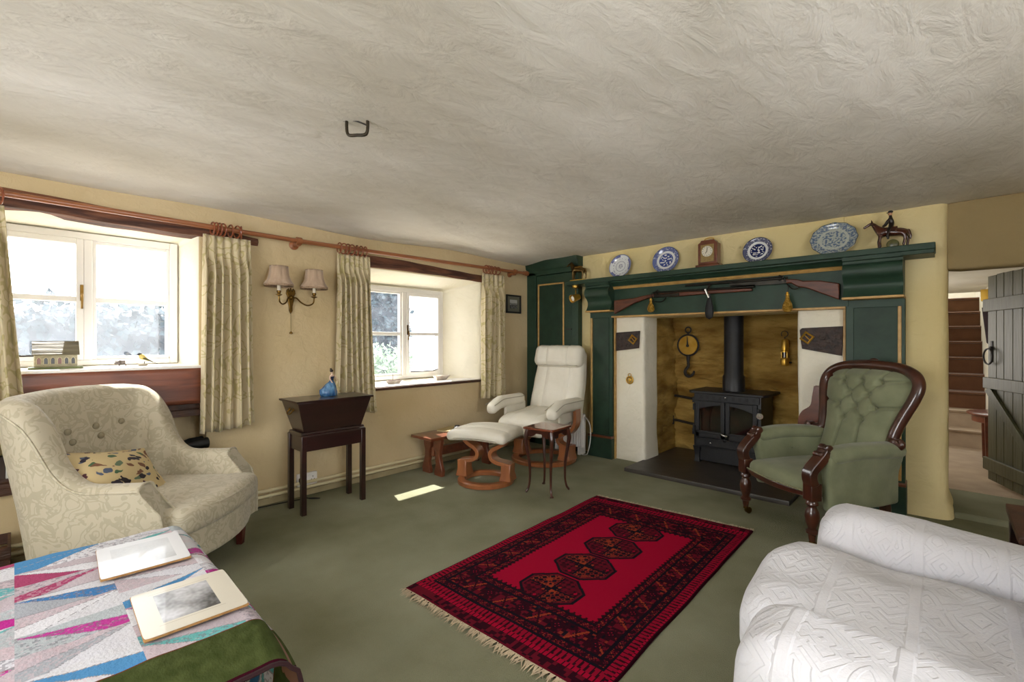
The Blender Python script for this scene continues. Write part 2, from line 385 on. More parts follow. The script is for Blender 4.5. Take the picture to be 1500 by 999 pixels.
# fire wall : left strip, over-mantel face and the pier right of the fireplace, one wall with an opening
OX0, OX1, OZ = -2.47, -.54, 1.445
b = MB()
b.box((-4.1, YF, -.05), (OX0, 4.9, 2.25)); b.box((OX0, YF - .004, OZ - .01), (OX1, 4.6, 2.25))
def pier(u, v):
    a = 2 * PI * u; z = lerp(-.02, 2.25, v)
    cx, cy, hx_, hy = -.31, 4.535, .342, .28
    c, s_ = math.cos(a), math.sin(a); k = max(abs(c), abs(s_)); e = 8
    rr = (abs(c) ** e + abs(s_) ** e) ** (-1 / e)
    fl = .03 * ss(.14, .02, z) + .006 * nz(a * 2, z * 3)
    return (cx + c * rr * (hx_ + fl), cy + s_ * rr * (hy + fl), z)
b.grid(pier, 64, 30, wrapu=True)
struct(b.build('wall_back', BREASTP, ang=50))
# whitewashed cheeks of the inglenook
def cheek(x0, x1, y1, sg):
    b = MB()
    def fn(p):
        return (p[0] + .010 * nz(p[2] * 2.5, p[1] * 2, sg) + (.012 * ss(-.4, -.72, p[2])) * (1 if p[0] > 0 else 0), p[1] + .006 * nz(p[0] * 6, p[2] * 3, 5), p[2])
    b.rbox(((x0 + x1) / 2, (4.2 + y1) / 2, .72), (x1 - x0, y1 - 4.2, 1.47), .03, 14, fn)
    return b
o = cheek(-2.49, -2.135, 4.5, 1).build('wall_cheek_left', WHITEP, ang=60); struct(o)
o = cheek(-.835, -.50, 4.5, 2).build('wall_cheek_right', WHITEP, ang=60); struct(o)
# rough stone inside of the inglenook
def rough(f, nu, nv, d, ax):
    def g(u, v):
        p = list(f(u, v)); q = nz(p[0] * 3.5, p[1] * 3.5, p[2] * 8) * d + (abs(nz(p[0] * 6, p[1] * 6, p[2] * 16)) - .2) * d * 1.3
        p[ax] += q; return p
    b = MB(); b.grid(g, nu, nv); return b
struct(rough(lambda u, v: (lerp(-2.3, -.6, u), 4.98, lerp(-.02, 1.9, v)), 110, 110, .03, 1).build('wall_inglenook_back', OCHRE, ang=180))
struct(rough(lambda u, v: (-2.17 + .02 * math.sin(v * 5), lerp(4.42, 5.0, u), lerp(-.02, 1.9, v)), 30, 70, .025, 0).build('wall_inglenook_left', OCHRE, ang=180))
struct(rough(lambda u, v: (-.8, lerp(4.42, 5.0, u), lerp(-.02, 1.9, v)), 30, 70, .025, 0).build('wall_inglenook_right', OCHRE, ang=180))
b = MB(); b.box((-2.35, 4.55, 1.86), (-.5, 5.05, 1.92)); struct(b.build('ceiling_inglenook', IRON))
b = MB(); b.rbox((-1.48, 4.40, .012), (1.34, 1.14, .05), .008, 4); struct(b.build('floor_hearth', SLATE))
# wall above the passage, its right jamb, the two walls behind the photographer
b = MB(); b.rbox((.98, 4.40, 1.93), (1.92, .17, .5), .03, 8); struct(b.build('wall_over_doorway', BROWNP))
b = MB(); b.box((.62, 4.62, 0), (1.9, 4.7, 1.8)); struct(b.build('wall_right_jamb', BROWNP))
b = MB()
for a, c in (((-4.1, -1.9, -.05), (1.9, -1.8, .85)), ((-4.1, -1.9, 1.95), (1.9, -1.8, 2.25)), ((-4.1, -1.9, .85), (-2.25, -1.8, 1.95)), ((-.35, -1.9, .85), (1.9, -1.8, 1.95))): b.box(a, c)
struct(b.build('wall_front', CREAM, smooth=False))
b = MB()
for a, c in (((1.8, -1.9, -.05), (1.9, 4.7, .85)), ((1.8, -1.9, 1.95), (1.9, 4.7, 2.25)), ((1.8, -1.9, .85), (1.9, -.5, 1.95)), ((1.8, 1.7, .85), (1.9, 4.7, 1.95))): b.box(a, c)
struct(b.build('wall_right', CREAM, smooth=False))
# hall shell
b = MB(); b.box((.36, 6.92, 0), (1.9, 7.0, 3.2)); b.box((.36, 7.0, 0), (.42, 9.6, 3.2)); struct(b.build('wall_hall_right', WHITEP))
b = MB(); b.box((-1.1, 7.85, 3.2), (1.9, 9.7, 3.3)); b.box((-1.1, 7.85, 1.85), (1.9, 7.9, 3.25)); struct(b.build('ceiling_landing', WHITEP))
b = MB(); b.box((-1.3, 9.55, 0), (1.9, 9.65, 3.2)); struct(b.build('wall_hall_back', WHITEP))
b = MB(); b.box((-1.0, 5.1, 0), (-.9, 9.6, 3.2)); b.box((-1.0, 5.08, 0), (-.2, 5.12, 1.8)); struct(b.build('wall_hall_left', WHITEP))
b = MB(); b.box((1.85, 4.7, 0), (1.9, 7.0, 1.8)); struct(b.build('wall_hall_side', WHITEP))
# carpeted stairs
b = MB(); prof = []
n = 9; y = 7.05; z = .04
prof.append((y, z))
for k in range(n):
    z += .193
    prof += [(y, z - .03), (y - .022, z - .024), (y - .028, z - .008), (y - .014, z)]
    y += .2
    prof.append((y, z))
prof += [(9.56, z), (9.56, .0), (7.05, .0)]
b.prism(prof, -.9, .36, 'x')
st = b.build('stairs', BROWNC, ang=50); struct(st)
st.data.materials.append(BEIGEC)
for p in st.data.polygons:
    if p.center.z < .45 and p.center.y < 7.4: p.material_index = 1

# beams, boards, sills (setting)
def beam(name, y0, y1, zf0, zf1, x0, x1, mat=BEAMW, ny=50, amp=.007):
    """rough-hewn lintel : zf0/zf1 give the lower and upper edge along its length"""
    b = MB(); rings = []
    for i in range(ny + 1):
        t = i / ny; y = lerp(y0, y1, t); k = [nz(y * 4, q * 3.1) * amp for q in range(8)]
        lo, hi = zf0(t) + k[0], zf1(t) + k[1]
        rings.append([(x0, y, lo), (x1 - .012, y, lo + .004), (x1 + k[2] * .3, y, lo + .02), (x1 + .004 + k[3] * .5, y, (lo + hi) / 2), (x1 + k[4] * .3, y, hi - .015), (x1 - .01, y, hi), (x0, y, hi)])
    b.loft(rings); return struct(b.build(name, mat, ang=40))
beam('trim_1', -1.1, 1.2, lambda t: lerp(1.93, 1.885, t), lambda t: lerp(2.05, 1.965, t) - .03 * ss(.85, 1, t), -3.75, XW + .02)
beam('trim_2', 1.9, 3.5, lambda t: 1.832 - .006 * t + .012 * math.sin(t * 3.1), lambda t: 1.935 - .02 * t + .012 * math.sin(t * 5), -3.75, XW + .012)
b = MB(); b.rbox((-3.62, .34, .905), (.05, 1.06, .235), .012, 8); struct(b.build('trim_3', BOARDW))
b = MB(); b.rbox((-3.82, .34, 1.03), (.44, 1.04, .022), .008, 6); struct(b.build('trim_4', WHITEG))
b = MB(); b.rbox((-3.81, 2.70, .79), (.40, 1.40, .022), .008, 6); struct(b.build('trim_5', WHITEG))
b = MB(); b.rbox((-3.613, 2.72, .778), (.03, 1.42, .026), .008, 6); struct(b.build('trim_6', DKWOOD))
b = MB(); b.box((XW - .01, -1.8, 0), (XW + .012, 4.25, .05)); struct(b.build('baseboard_left', pm('worn skirting', '#9A8C68', '#A89A76', 9, rough=.8), bev=.006))

# windows
def window(n, y0, y1, z0, z1, ym, zt, casement):
    X0, X1 = -4.03, -3.965
    b = MB(); fr = .045
    b.box((X0, y0, z0), (X1, y0 + fr, z1)); b.box((X0, y1 - fr, z0), (X1, y1, z1)); b.box((X0, y0 + fr, z1 - fr), (X1 - .001, y1 - fr, z1)); b.box((X0, y0 + fr, z0), (X1 - .001, y1 - fr, z0 + fr * .8))
    b.box((X0, ym - .022, z0 + fr * .8), (X1 + .004, ym + .022, z1 - fr))
    w_ = struct(b.build('window_%d' % n, WHITEG, bev=.006))
    for k, (a, c) in enumerate(((y0 + fr, ym - .022), (ym + .022, y1 - fr))):
        b = MB(); s_ = .034 if k == casement else .02
        xa, xb = (X0 + .01, X1 + .012) if k == casement else (X0 + .01, X1 - .012)
        za, zb = z0 + fr * .8, z1 - fr
        b.box((xa, a, za), (xb, a + s_, zb)); b.box((xa, c - s_, za), (xb, c, zb)); b.box((xa + .001, a + s_, zb - s_), (xb - .001, c - s_, zb)); b.box((xa + .001, a + s_, za), (xb - .001, c - s_, za + s_))
        b.box((xa + .001, a + s_, zt - .017), (xb - .001, c - s_, zt + .017))
        b.build('sash', WHITEG, w_, bev=.004)
        for q, (u, v) in enumerate(((za, zt), (zt, zb))):
            b = MB(); b.box((X0 + .028, a + .01, u + .01), (X0 + .032, c - .01, v - .01)); b.build('pane', GLASS, w_, smooth=False)
    # casement fastener and stay
    b = MB(); yy = ym + (.03 if casement else -.03); b.box((X1 + .012, yy - .008, zt - .01), (X1 + .018, yy + .008, zt + .09))
    b.tube([(X1 + .02, yy, zt + .03), (X1 + .035, yy, zt + .03), (X1 + .04, yy, zt - .02), (X1 + .03, yy, zt - .06)], .006, 6); b.build('fastener', BRASSD, w_)
    a, c = ((y0 + fr, ym - .02), (ym + .02, y1 - fr))[casement]
    b = MB(); b.tube([(X1 + .02, lerp(a, c, .1), z0 + .07), (X1 + .024, lerp(a, c, .3), z0 + .066), (X1 + .024, lerp(a, c, .75), z0 + .068), (X1 + .02, lerp(a, c, .9), z0 + .08)], .006, 6); b.build('stay', IRON, w_)
    return w_
window(1, -.13, .79, 1.045, 1.885, .32, 1.462, 0)
window(2, 2.12, 3.17, .82, 1.735, 2.675, 1.272, 1)

# outside : gravel yard, dense hedge and a tree
YARD = pm('pale gravel yard', '#A8A296', '#B8B2A8', 30, rough=1)
b = MB(); b.box((-40, -25, -.2), (-4.2, 40, -.1)); struct(b.build('ground', YARD, smooth=False))
HEDGE = pm('hedge leaves', '#0B1C28', '#1B3640', 9, rough=.6, ramp=(.3, .7))  # bluish haze of the view is put into the leaf colours
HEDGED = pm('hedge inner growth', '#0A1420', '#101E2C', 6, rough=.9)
def hedge(name, x, y0, y1, z0, z1, seed, nleaf, label, size=.05, cat='hedge', thick=.35, mats=None, hole=None):
    random.seed(seed); b = MB()
    def fn(p):
        return (p[0] + .14 * nz(p[1] * 2, p[2] * 3, seed), p[1], p[2] + (.16 * nz(p[1] * 1.4, seed) if p[2] > 0 else 0))
    b.rbox((x, (y0 + y1) / 2, (z0 + z1) / 2), (thick * 2, y1 - y0, z1 - z0), .25, 20, fn)
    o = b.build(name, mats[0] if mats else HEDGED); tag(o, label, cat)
    b = MB()
    for i in range(nleaf):
        y = random.uniform(y0, y1); z = lerp(z0, z1, random.random() ** .7) + random.uniform(-.05, .2)
        c = V((x + thick + .16 * nz(y * 2, z * 3, seed) + random.uniform(-.12, .14), y, z + .14 * nz(y * 1.4, seed)))
        d = V((random.uniform(-1, 1), random.uniform(-1, 1), random.uniform(-.3, 1))).normalized(); e = d.cross(V((random.random(), .3, .2))).normalized(); s_ = size * random.uniform(.6, 1.4)
        m_ = c + d * s_ * .5
        b.f([b.v(c), b.v(m_ + e * s_ * .32), b.v(c + d * s_), b.v(m_ - e * s_ * .32)])
    lf = b.build('leaves', mats[1] if mats else HEDGE, o, smooth=False, norm=False); lf['kind'] = 'stuff'
    return o
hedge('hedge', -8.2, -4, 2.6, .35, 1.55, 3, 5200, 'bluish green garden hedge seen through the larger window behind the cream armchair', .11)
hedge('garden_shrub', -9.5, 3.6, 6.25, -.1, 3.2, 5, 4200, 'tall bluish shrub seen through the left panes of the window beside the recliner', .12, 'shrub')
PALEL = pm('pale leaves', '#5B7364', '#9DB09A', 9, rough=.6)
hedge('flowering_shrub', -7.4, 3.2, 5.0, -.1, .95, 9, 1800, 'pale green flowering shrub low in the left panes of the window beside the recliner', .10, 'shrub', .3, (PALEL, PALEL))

# ------------------------------------------------------------------ skinned figures
def skin(name, pts, edges, mat, parent=None, sub=2, root=0, loc=None):
    """pts: list of (x,y,z,r[,r2])"""
    me = bpy.data.meshes.new(name); me.from_pydata([p[:3] for p in pts], edges, []); o = bpy.data.objects.new(name, me); C.objects.link(o)
    me.materials.append(mat)
    md = o.modifiers.new('skin', 'SKIN'); md.use_smooth_shade = True
    for i, p in enumerate(pts):
        s_ = me.skin_vertices[0].data[i]; s_.radius = (p[3], p[4] if len(p) > 4 else p[3]); s_.use_root = (i == root)
    m2 = o.modifiers.new('sub', 'SUBSURF'); m2.levels = sub; m2.render_levels = sub
    if parent is not None: o.parent = parent
    if loc: o.location = loc
    return o
chain = lambda *a: [(x, y) for x, y in zip(a, a[1:])]

# ------------------------------------------------------------------ fitted corner cupboard
t = thing('corner_cupboard', 'tall dark green cupboard with a gilt beaded door in the corner behind the white recliner', 'cupboard', (-3.27, 4.2, 0))
b = MB()
b.box((-.36, -.03, 0), (-.225, .05, 2.0)); b.box((.29, -.03, 0), (.375, .05, 2.0)); b.box((-.36, -.03, 1.965), (.375, .05, 2.06)); b.box((-.36, -.03, 0), (.375, .05, .1))
b.build('frame', GREEN, t, bev=.004)
b = MB(); b.prism([(-.03, 2.02), (-.055, 2.05), (-.06, 2.085), (-.085, 2.12), (-.085, 2.16), (.05, 2.16), (.05, 2.02)], -.36, .385, 'x'); b.build('cornice', GREEN, t, bev=.003)
b = MB(); b.box((-.22, -.018, .105), (.285, .03, 1.96)); d = b.build('door', GREEN, t, bev=.004)
b = MB(); b.rbox((0, -.016, 1.1), (.35, .012, 1.47), .004, 4); b.build('panel', GREEND, d)
b = MB()
for x in (-.195, .165): b.box((x, -.03, .33), (x + .018, -.016, 1.86))
for z in (.33, 1.842): b.box((-.195, -.03, z), (.183, -.016, z + .018))
b.build('bead', GOLDP, d, bev=.003)
b = MB(); b.tube([(.262, -.02, 1.33), (.262, -.045, 1.33)], .006, 8); b.box((.225, -.05, 1.324), (.30, -.04, 1.336)); b.build('latch', IRON, d)

# ------------------------------------------------------------------ chimneypiece
t = thing('chimneypiece', 'dark green painted wooden chimneypiece with gilt mouldings round the stove', 'chimneypiece', (-1.48, 4.2, 0))
X0 = lambda x: x + 1.48
def yb(y): return y - 4.2
b = MB(); b.prism([(X0(x), yb(y)) for x, y in ((-2.93, 3.985), (-.03, 3.985), (-.03, 4.25), (-2.87, 4.25), (-2.87, 4.155), (-2.93, 4.155))], 1.79, 1.832, 'z'); sh = b.build('shelf', GREEN, t, bev=.005)
b = MB(); b.box((X0(-.20), yb(4.0), 1.765), (X0(-.035), yb(4.24), 1.795)); b.build('shelf_batten', GREEN, t, bev=.003)
b = MB(); b.prism([(yb(4.03), 1.795), (yb(4.03), 1.78), (yb(4.06), 1.77), (yb(4.085), 1.745), (yb(4.25), 1.745), (yb(4.25), 1.795)], X0(-2.44), X0(-.50), 'x'); b.build('bed_moulding', GREEN, t)
b = MB(); b.prism([(yb(4.10), 1.747), (yb(4.092), 1.738), (yb(4.10), 1.728), (yb(4.11), 1.718), (yb(4.2), 1.718), (yb(4.2), 1.747)], X0(-2.43), X0(-.51), 'x'); b.build('gilt_moulding', GOLDP, t)
b = MB(); b.box((X0(-2.46), yb(4.125), 1.452), (X0(-.5), yb(4.25), 1.75)); b.build('frieze', GREEN, t)
b = MB(); b.box((X0(-2.455), yb(4.118), 1.436), (X0(-.515), yb(4.2), 1.453))
b.build('gilt_edge', GOLDP, t, bev=.003)
def corbel(xa, xb):
    pr = [(4.25, 1.792), (4.005, 1.792), (4.005, 1.765), (4.02, 1.76), (4.02, 1.742)]
    cur = spline([(4.025, 1.742, 0), (4.004, 1.722, 0), (3.998, 1.69, 0), (4.008, 1.655, 0), (4.04, 1.63, 0), (4.062, 1.60, 0), (4.062, 1.565, 0), (4.045, 1.53, 0), (4.03, 1.51, 0)], 6)
    pr += [(p.x, p.y) for p in cur] + [(4.25, 1.51)]
    b = MB(); b.prism([(yb(y), z) for y, z in pr], X0(xa), X0(xb), 'x'); c = b.build('corbel', GREEN, t, ang=30)
    b = MB(); b.box((X0(xa) - .006, yb(4.022), 1.494), (X0(xb) + .006, yb(4.25), 1.511)); b.build('gilt_fillet', GOLDP, c, bev=.004)
def pilaster(xa, xb, gl, gr):
    b = MB(); b.box((X0(xa), yb(4.14), .0), (X0(xb), yb(4.25), 1.495)); p = b.build('pilaster', GREEN, t, bev=.003)
    b = MB(); b.box((X0(xa) + .045, yb(4.132), .24), (X0(xb) - .035, yb(4.145), 1.44)); b.build('pilaster_panel', GREEND, p, bev=.004)
    b = MB()
    for x, on in ((xa + .022, gl), (xb - .028, gr)):
        if on: b.box((X0(x) - .010, yb(4.128), .24), (X0(x) + .010, yb(4.145), 1.44))
    b.build('gilt_bead', GOLDP, p, bev=.003)
    b = MB(); b.box((X0(xa) - .012, yb(4.115), -.0), (X0(xb) + .008, yb(4.25), .205)); b.build('plinth', GREEND, p, bev=.004)
    b = MB(); b.box((X0(xa) - .012, yb(4.112), .205), (X0(xb) + .008, yb(4.25), .228)); b.build('plinth_moulding', SMALLW, p, bev=.004)
corbel(-2.70, -2.42); corbel(-.52, -.19)
pilaster(-2.72, -2.455, True, False); pilaster(-.515, -.185, False, True)
b = MB(); b.box((X0(-2.452), yb(4.165), 0), (X0(-2.438), yb(4.2), 1.45)); b.build('gilt_edge', GOLDP, t, bev=.003)
b = MB(); b.box((X0(-.535), yb(4.165), 0), (X0(-.519), yb(4.2), 1.45)); b.build('gilt_edge', GOLDP, t, bev=.003)

# ------------------------------------------------------------------ wood burning stove
t = thing('wood_stove', 'black cast iron wood stove with two glazed doors standing in the fireplace', 'stove', (-1.47, 4.5, .037))
b = MB(); b.rbox((0, .2, .40), (.60, .40, .52), .012, 5); b.build('body', BLACKI, t)
b = MB(); b.prism([(-.35, .02), (-.315, -.03), (.315, -.03), (.35, .02), (.35, .44), (-.35, .44)], .66, .685, 'z'); b.build('top_plate', BLACKI, t, bev=.005)
b = MB(); b.box((-.285, -.012, .595), (.285, .01, .66)); g = b.build('grille', BLACKI, t, bev=.003)
for k in range(9):
    b = MB(); x = -.235 + k * .058
    b.box((x, -.015, .612), (x + .024, -.011, .645)); b.build('slot', BLACKM, g)
LOGG = pm('dark firebox stove glass', '#0E0B0A', '#3A1E14', 9, rough=.08, coat=1, dist=1.5, ramp=(.5, .75))  # shaded firebox and red brown logs put into the pane colour
for sx in (-1, 1):
    xa, xb = (-.272, -.004) if sx < 0 else (.004, .272)
    b = MB(); fw = .036
    b.box((xa, -.03, .25), (xa + fw, .005, .59)); b.box((xb - fw, -.03, .25), (xb, .005, .59)); b.box((xa, -.03, .25), (xb, .005, .31))
    k = 10; top = [(xa + fw, .59), (xb - fw, .59)]; low = []
    for i in range(k + 1):
        q = i / k; low.append((lerp(xb - fw, xa + fw, q), .512 + .045 * math.sin(PI * (q * .5 + (.5 if sx < 0 else 0)))))
    b.prism(top + low, -.03, .005, 'y'); d = b.build('door', BLACKI, t, bev=.004)
    b = MB(); b.box((xa + .02, -.018, .30), (xb - .02, -.012, .57)); b.build('door_glass', LOGG, d)
    b = MB(); b.box((xa + .01, -.036, .288), (xb - .01, -.028, .30)); b.box((xa + .01, -.034, .225), (xb - .01, -.004, .238)); b.build('trim_bar', BLACKI, d, bev=.003)
    for z in (.325, .53):
        b = MB(); b.tube([(sx * .285, -.028, z - .03), (sx * .285, -.028, z + .03)], .012, 10); b.build('hinge', BLACKI, d)
b = MB(); b.box((-.272, -.018, .165), (.272, .01, .225)); a = b.build('ash_panel', BLACKI, t, bev=.004)
for x in (-.13, .12):
    b = MB(); b.ell((x, -.024, .2), .01, 6); b.build('air_knob', CHROME, a)
b = MB(); b.tube([(-.03, -.035, .30), (.0, -.06, .292), (.035, -.06, .285)], [.010, .013, .016], 10); b.build('door_handle', CHROME, t)
b = MB(); b.lathe([(.0, -.02), (.028, -.02), (.03, -.014), (.014, -.01), (.014, 0), (0, 0)], (.295, -.02, .50), 12, 'y'); b.lathe([(.006, -.03), (.006, .02)], (.295, -.02, .50), 8, 'y'); b.build('side_handle', CHROME, t)
b = MB(); b.ell((0, -.014, .635), .009, 6); b.build('badge', CHROME, t)
b = MB(); b.box((-.26, .03, .01), (.26, .38, .15)); b.build('stand', BLACKI, t, bev=.004)
for sx in (-1, 1):
    for y in (.03, .37):
        b = MB(); b.loft([[(sx * .27 + dx * q, y + dy * q, z) for dx, dy in ((-1, -1), (1, -1), (1, 1), (-1, 1))] for z, q in ((.15, .035), (.08, .022), (.02, .02), (0, .03))]); b.build('leg', BLACKI, t)
for z in (.25, .56):
    b = MB(); b.box((-.33, .04, z), (-.30, .12, z + .055)); b.build('side_lug', BLACKI, t, bev=.003)
b = MB(); b.lathe([(.10, .685), (.10, .70), (.098, .86), (.086, .88), (.086, 1.86)], (0, .22, -.04), 28); b.build('flue_pipe', BLACKI, t)
for z, nm in ((.60, 'upper'), (.335, 'lower')):
    b = MB(); b.tube(spline([(-2.165, 4.92, z), (-2.1, 4.9, z + .006), (-1.95, 4.87, z - .005), (-1.80, 4.84, z - .003)], 5), [.02] + [.014] * 15, 8); b.tube([(-2.165, 4.92, z - .045), (-2.165, 4.92, z + .05)], .016, 6)
    tag(b.build('iron_bracket', IRON), nm + ' rusty iron bar reaching from the stone corner to the left of the stove', 'bracket', 'iron bars beside the stove')

# ------------------------------------------------------------------ things hung in the fireplace
t = thing('hanging_scale', 'round brass dial scale with iron hook hanging left of the flue pipe', 'scale', (-1.985, 4.9, 0))
b = MB(); b.lathe([(0, -.012), (.100, -.012), (.104, 0), (.1, .02), (0, .02)], (0, 0, 1.155), 28, 'y'); b.build('dial', BRASS, t)
b = MB(); b.tube([(.112 * math.cos(a), -.004, 1.155 + .112 * math.sin(a)) for a in [2 * PI * k / 28 for k in range(28)]], .009, 8, closed=True); b.build('rim', IRON, t)
b = MB(); b.tube([(0, -.018, 1.15), (-.004, -.018, 1.25)], [.010, .003], 6); b.ell((0, -.018, 1.15), .016, 6); b.build('pointer', IRON, t)
b = MB(); b.tube([(0, 0, 1.26), (0, 0, 1.29)], .012, 8); b.tube([(.03 * math.cos(a), 0, 1.318 + .03 * math.sin(a)) for a in [2 * PI * k / 16 for k in range(16)]], .008, 8, closed=True); b.build('ring', IRON, t)
b = MB(); b.tube([(0, 0, 1.045), (0, 0, 1.0), (0, 0, .96)], [.022, .020, .012], 8); b.tube(spline([(0, 0, .97), (0, 0, .93), (-.03, -.005, .885), (-.02, -.01, .84), (.02, -.012, .825), (.055, -.012, .85), (.07, -.012, .885)], 5), [.016] * 12 + [.018] * 8 + [.015] * 6 + [.012] * 4 + [.004], 8); b.build('hook', IRON, t)
t = thing('miners_lamp', 'slim brass miner lamp hanging right of the flue pipe', 'lamp', (-1.075, 4.9, 0))
b = MB(); b.lathe([(.036, .97), (.038, .975), (.038, 1.035), (.032, 1.045)], n=18); b.build('oil_vessel', BRASS, t)
b = MB(); b.lathe([(.028, 1.045), (.028, 1.095)], n=18); b.build('lamp_glass', pm('smoked glass', '#4A3516', rough=.1, coat=1), t)
b = MB()
for k in range(4):
    b = MB(); a = PI / 4 + k * PI / 2; b.tube([(.033 * math.cos(a), .033 * math.sin(a), 1.04), (.033 * math.cos(a), .033 * math.sin(a), 1.1)], .004, 5); b.build('guard_rod', BRASS, t)
b = MB(); b.lathe([(.036, 1.095), (.036, 1.11), (.032, 1.115), (.032, 1.205), (.026, 1.215), (.01, 1.222)], n=18); b.build('bonnet', BRASS, t)
b = MB(); b.tube([(0, 0, 1.22), (0, 0, 1.235)], .006, 6); b.tube([(.028 * math.cos(a) - .002, 0, 1.265 + .028 * math.sin(a)) for a in [PI * (-.5 + 1.75 * k / 14) for k in range(15)]], .004, 6); b.build('hook', IRON, t)
b = MB(); b.tube([(.034, 0, 1.0), (.055, -.005, 1.0)], .01, 6); b.build('key', IRON, t)

STRAPM = pm('tooled dark leather', '#20140F', '#3A251B', 30, rough=.5, bump=.6, bsc=40)
def strap(poly, bx, bz, label):
    t = thing('leather_strap', label, 'strap', (0, 4.19, 0), group='tooled leather straps on the fireplace cheeks')
    b = MB(); b.prism(poly, -.012, .006, 'y'); s_ = b.build('band', STRAPM, t, bev=.003)
    x0 = min(p[0] for p in poly); x1 = max(p[0] for p in poly)
    for k in range(6):
        cx = lerp(x0 + .04, x1 - .04, (k % 3) / 2); cz = 1.235 - .075 * (k // 3)
        if abs(cx - bx) < .05: continue
        b = MB(); b.tube([(cx + .006 * q * math.cos(q * 1.1), -.013, cz + .006 * q * math.sin(q * 1.1)) for q in range(1, 7)], .004, 5); b.build('tooling', STRAPM, s_)
    b = MB(); r = .043
    b.tube([(bx + r * math.cos(a), -.018, bz + r * math.sin(a)) for a in [PI / 4 * 2 * k + .15 for k in range(4)]], .0105, 6, closed=True); b.tube([(bx - .024, -.018, bz + .03), (bx + .026, -.018, bz - .026)], .004, 6); b.build('buckle', BRASS, t)
strap([(-2.435, 1.285), (-2.175, 1.30), (-2.185, 1.13), (-2.435, 1.10)], -2.245, 1.215, 'dark tooled leather strap with brass buckle on the left white cheek of the fireplace')
strap([(-.815, 1.285), (-.80, 1.30), (-.535, 1.31), (-.545, 1.09), (-.80, 1.14)], -.765, 1.225, 'dark tooled leather strap with brass buckle on the right white cheek above the green armchair')
t = thing('horse_brass', 'small round horse brass hung low on the left white fireplace cheek', 'horse brass', (-2.285, 4.19, .81))
b = MB(); b.tube([(.034 * math.cos(a), -.004, .034 * math.sin(a)) for a in [2 * PI * k / 20 for k in range(20)]], .008, 6, closed=True); b.ell((0, -.004, 0), (.02, .006, .022), 6); b.box((-.004, -.008, -.034), (.004, 0, .034)); b.build('disc', BRASS, t)
b = MB(); b.tube([(.017 * math.cos(a), -.004, .05 + .014 * math.sin(a)) for a in [2 * PI * k / 12 for k in range(12)]], .004, 6, closed=True); b.build('loop', BRASS, t)

# ------------------------------------------------------------------ guns and flasks on the frieze
t = thing('percussion_shotgun', 'old gun with its brown butt at the left end of the green frieze', 'gun', (0, 4.085, 0))
b = MB(); b.prism([(-2.395, 1.605), (-2.28, 1.612), (-2.19, 1.612), (-2.10, 1.628), (-1.98, 1.640), (-1.98, 1.612), (-2.06, 1.598), (-2.16, 1.57), (-2.26, 1.528), (-2.395, 1.468)], -.018, .02, 'y'); b.build('butt', WALNUT, t, bev=.008, seg=3)
b = MB(); b.prism([(-2.0, 1.640), (-1.78, 1.638), (-1.42, 1.636), (-1.13, 1.628), (-1.13, 1.606), (-1.5, 1.606), (-1.75, 1.602), (-2.0, 1.61)], -.014, .018, 'y'); b.build('fore_stock', WALNUT, t, bev=.006, seg=3)
b = MB(); b.box((-1.97, -.022, 1.605), (-1.73, .01, 1.632)); b.tube(spline([(-1.93, -.024, 1.63), (-1.95, -.026, 1.655), (-1.925, -.026, 1.672)], 4), .007, 6); b.build('lock', BLUED, t, bev=.004)
b = MB(); b.tube([(-1.98, 0, 1.648), (-1.115, 0, 1.640)], [.014, .010], 10); b.build('barrel', BLUED, t)
b = MB(); b.tube(spline([(-2.02, 0, 1.605), (-1.98, 0, 1.572), (-1.90, 0, 1.565), (-1.86, 0, 1.60)], 5), .005, 6); b.build('trigger_guard', BLUED, t)
t = thing('flintlock_gun', 'old gun with its brown butt at the right end of the green frieze', 'gun', (0, 4.075, 0))
b = MB(); b.prism([(-.545, 1.618), (-.66, 1.648), (-.77, 1.655), (-.80, 1.668), (-.85, 1.676), (-.92, 1.676), (-.92, 1.648), (-.85, 1.645), (-.81, 1.615), (-.79, 1.61), (-.75, 1.60), (-.65, 1.55), (-.545, 1.498)][::-1], -.018, .02, 'y'); b.build('butt', WALNUT, t, bev=.008, seg=3)
b = MB(); b.prism([(-.90, 1.684), (-1.3, 1.684), (-1.3, 1.656), (-1.1, 1.650), (-.9, 1.644)], -.014, .018, 'y'); b.build('fore_stock', BLUED, t, bev=.006, seg=3)
b = MB(); b.box((-1.10, -.022, 1.645), (-.88, .01, 1.675)); b.tube(spline([(-.93, -.024, 1.67), (-.90, -.026, 1.695), (-.93, -.026, 1.708)], 4), .007, 6); b.tube(spline([(-.79, 0, 1.655), (-.80, 0, 1.61), (-.84, 0, 1.60), (-.88, 0, 1.64)], 4), .005, 6); b.build('lock', BLUED, t, bev=.004)
b = MB(); b.tube([(-.90, 0, 1.69), (-1.675, 0, 1.694)], [.013, .010], 10); b.build('barrel', BLUED, t)
for x in (-1.47, -.89):
    b = MB(); b.tube(spline([(x, 4.125, 1.70), (x, 4.085, 1.67), (x, 4.055, 1.655), (x, 4.053, 1.68)], 4), .006, 6); tag(b.build('gun_hook', IRON), 'iron hook holding both guns at the middle of the frieze' if x < -1 else 'iron hook under the wrist of the right hand gun', 'hook')
GILT = pm('embossed gilt brass', '#A8802E', '#CFA550', 40, rough=.35, metal=1, bump=1, bsc=90)
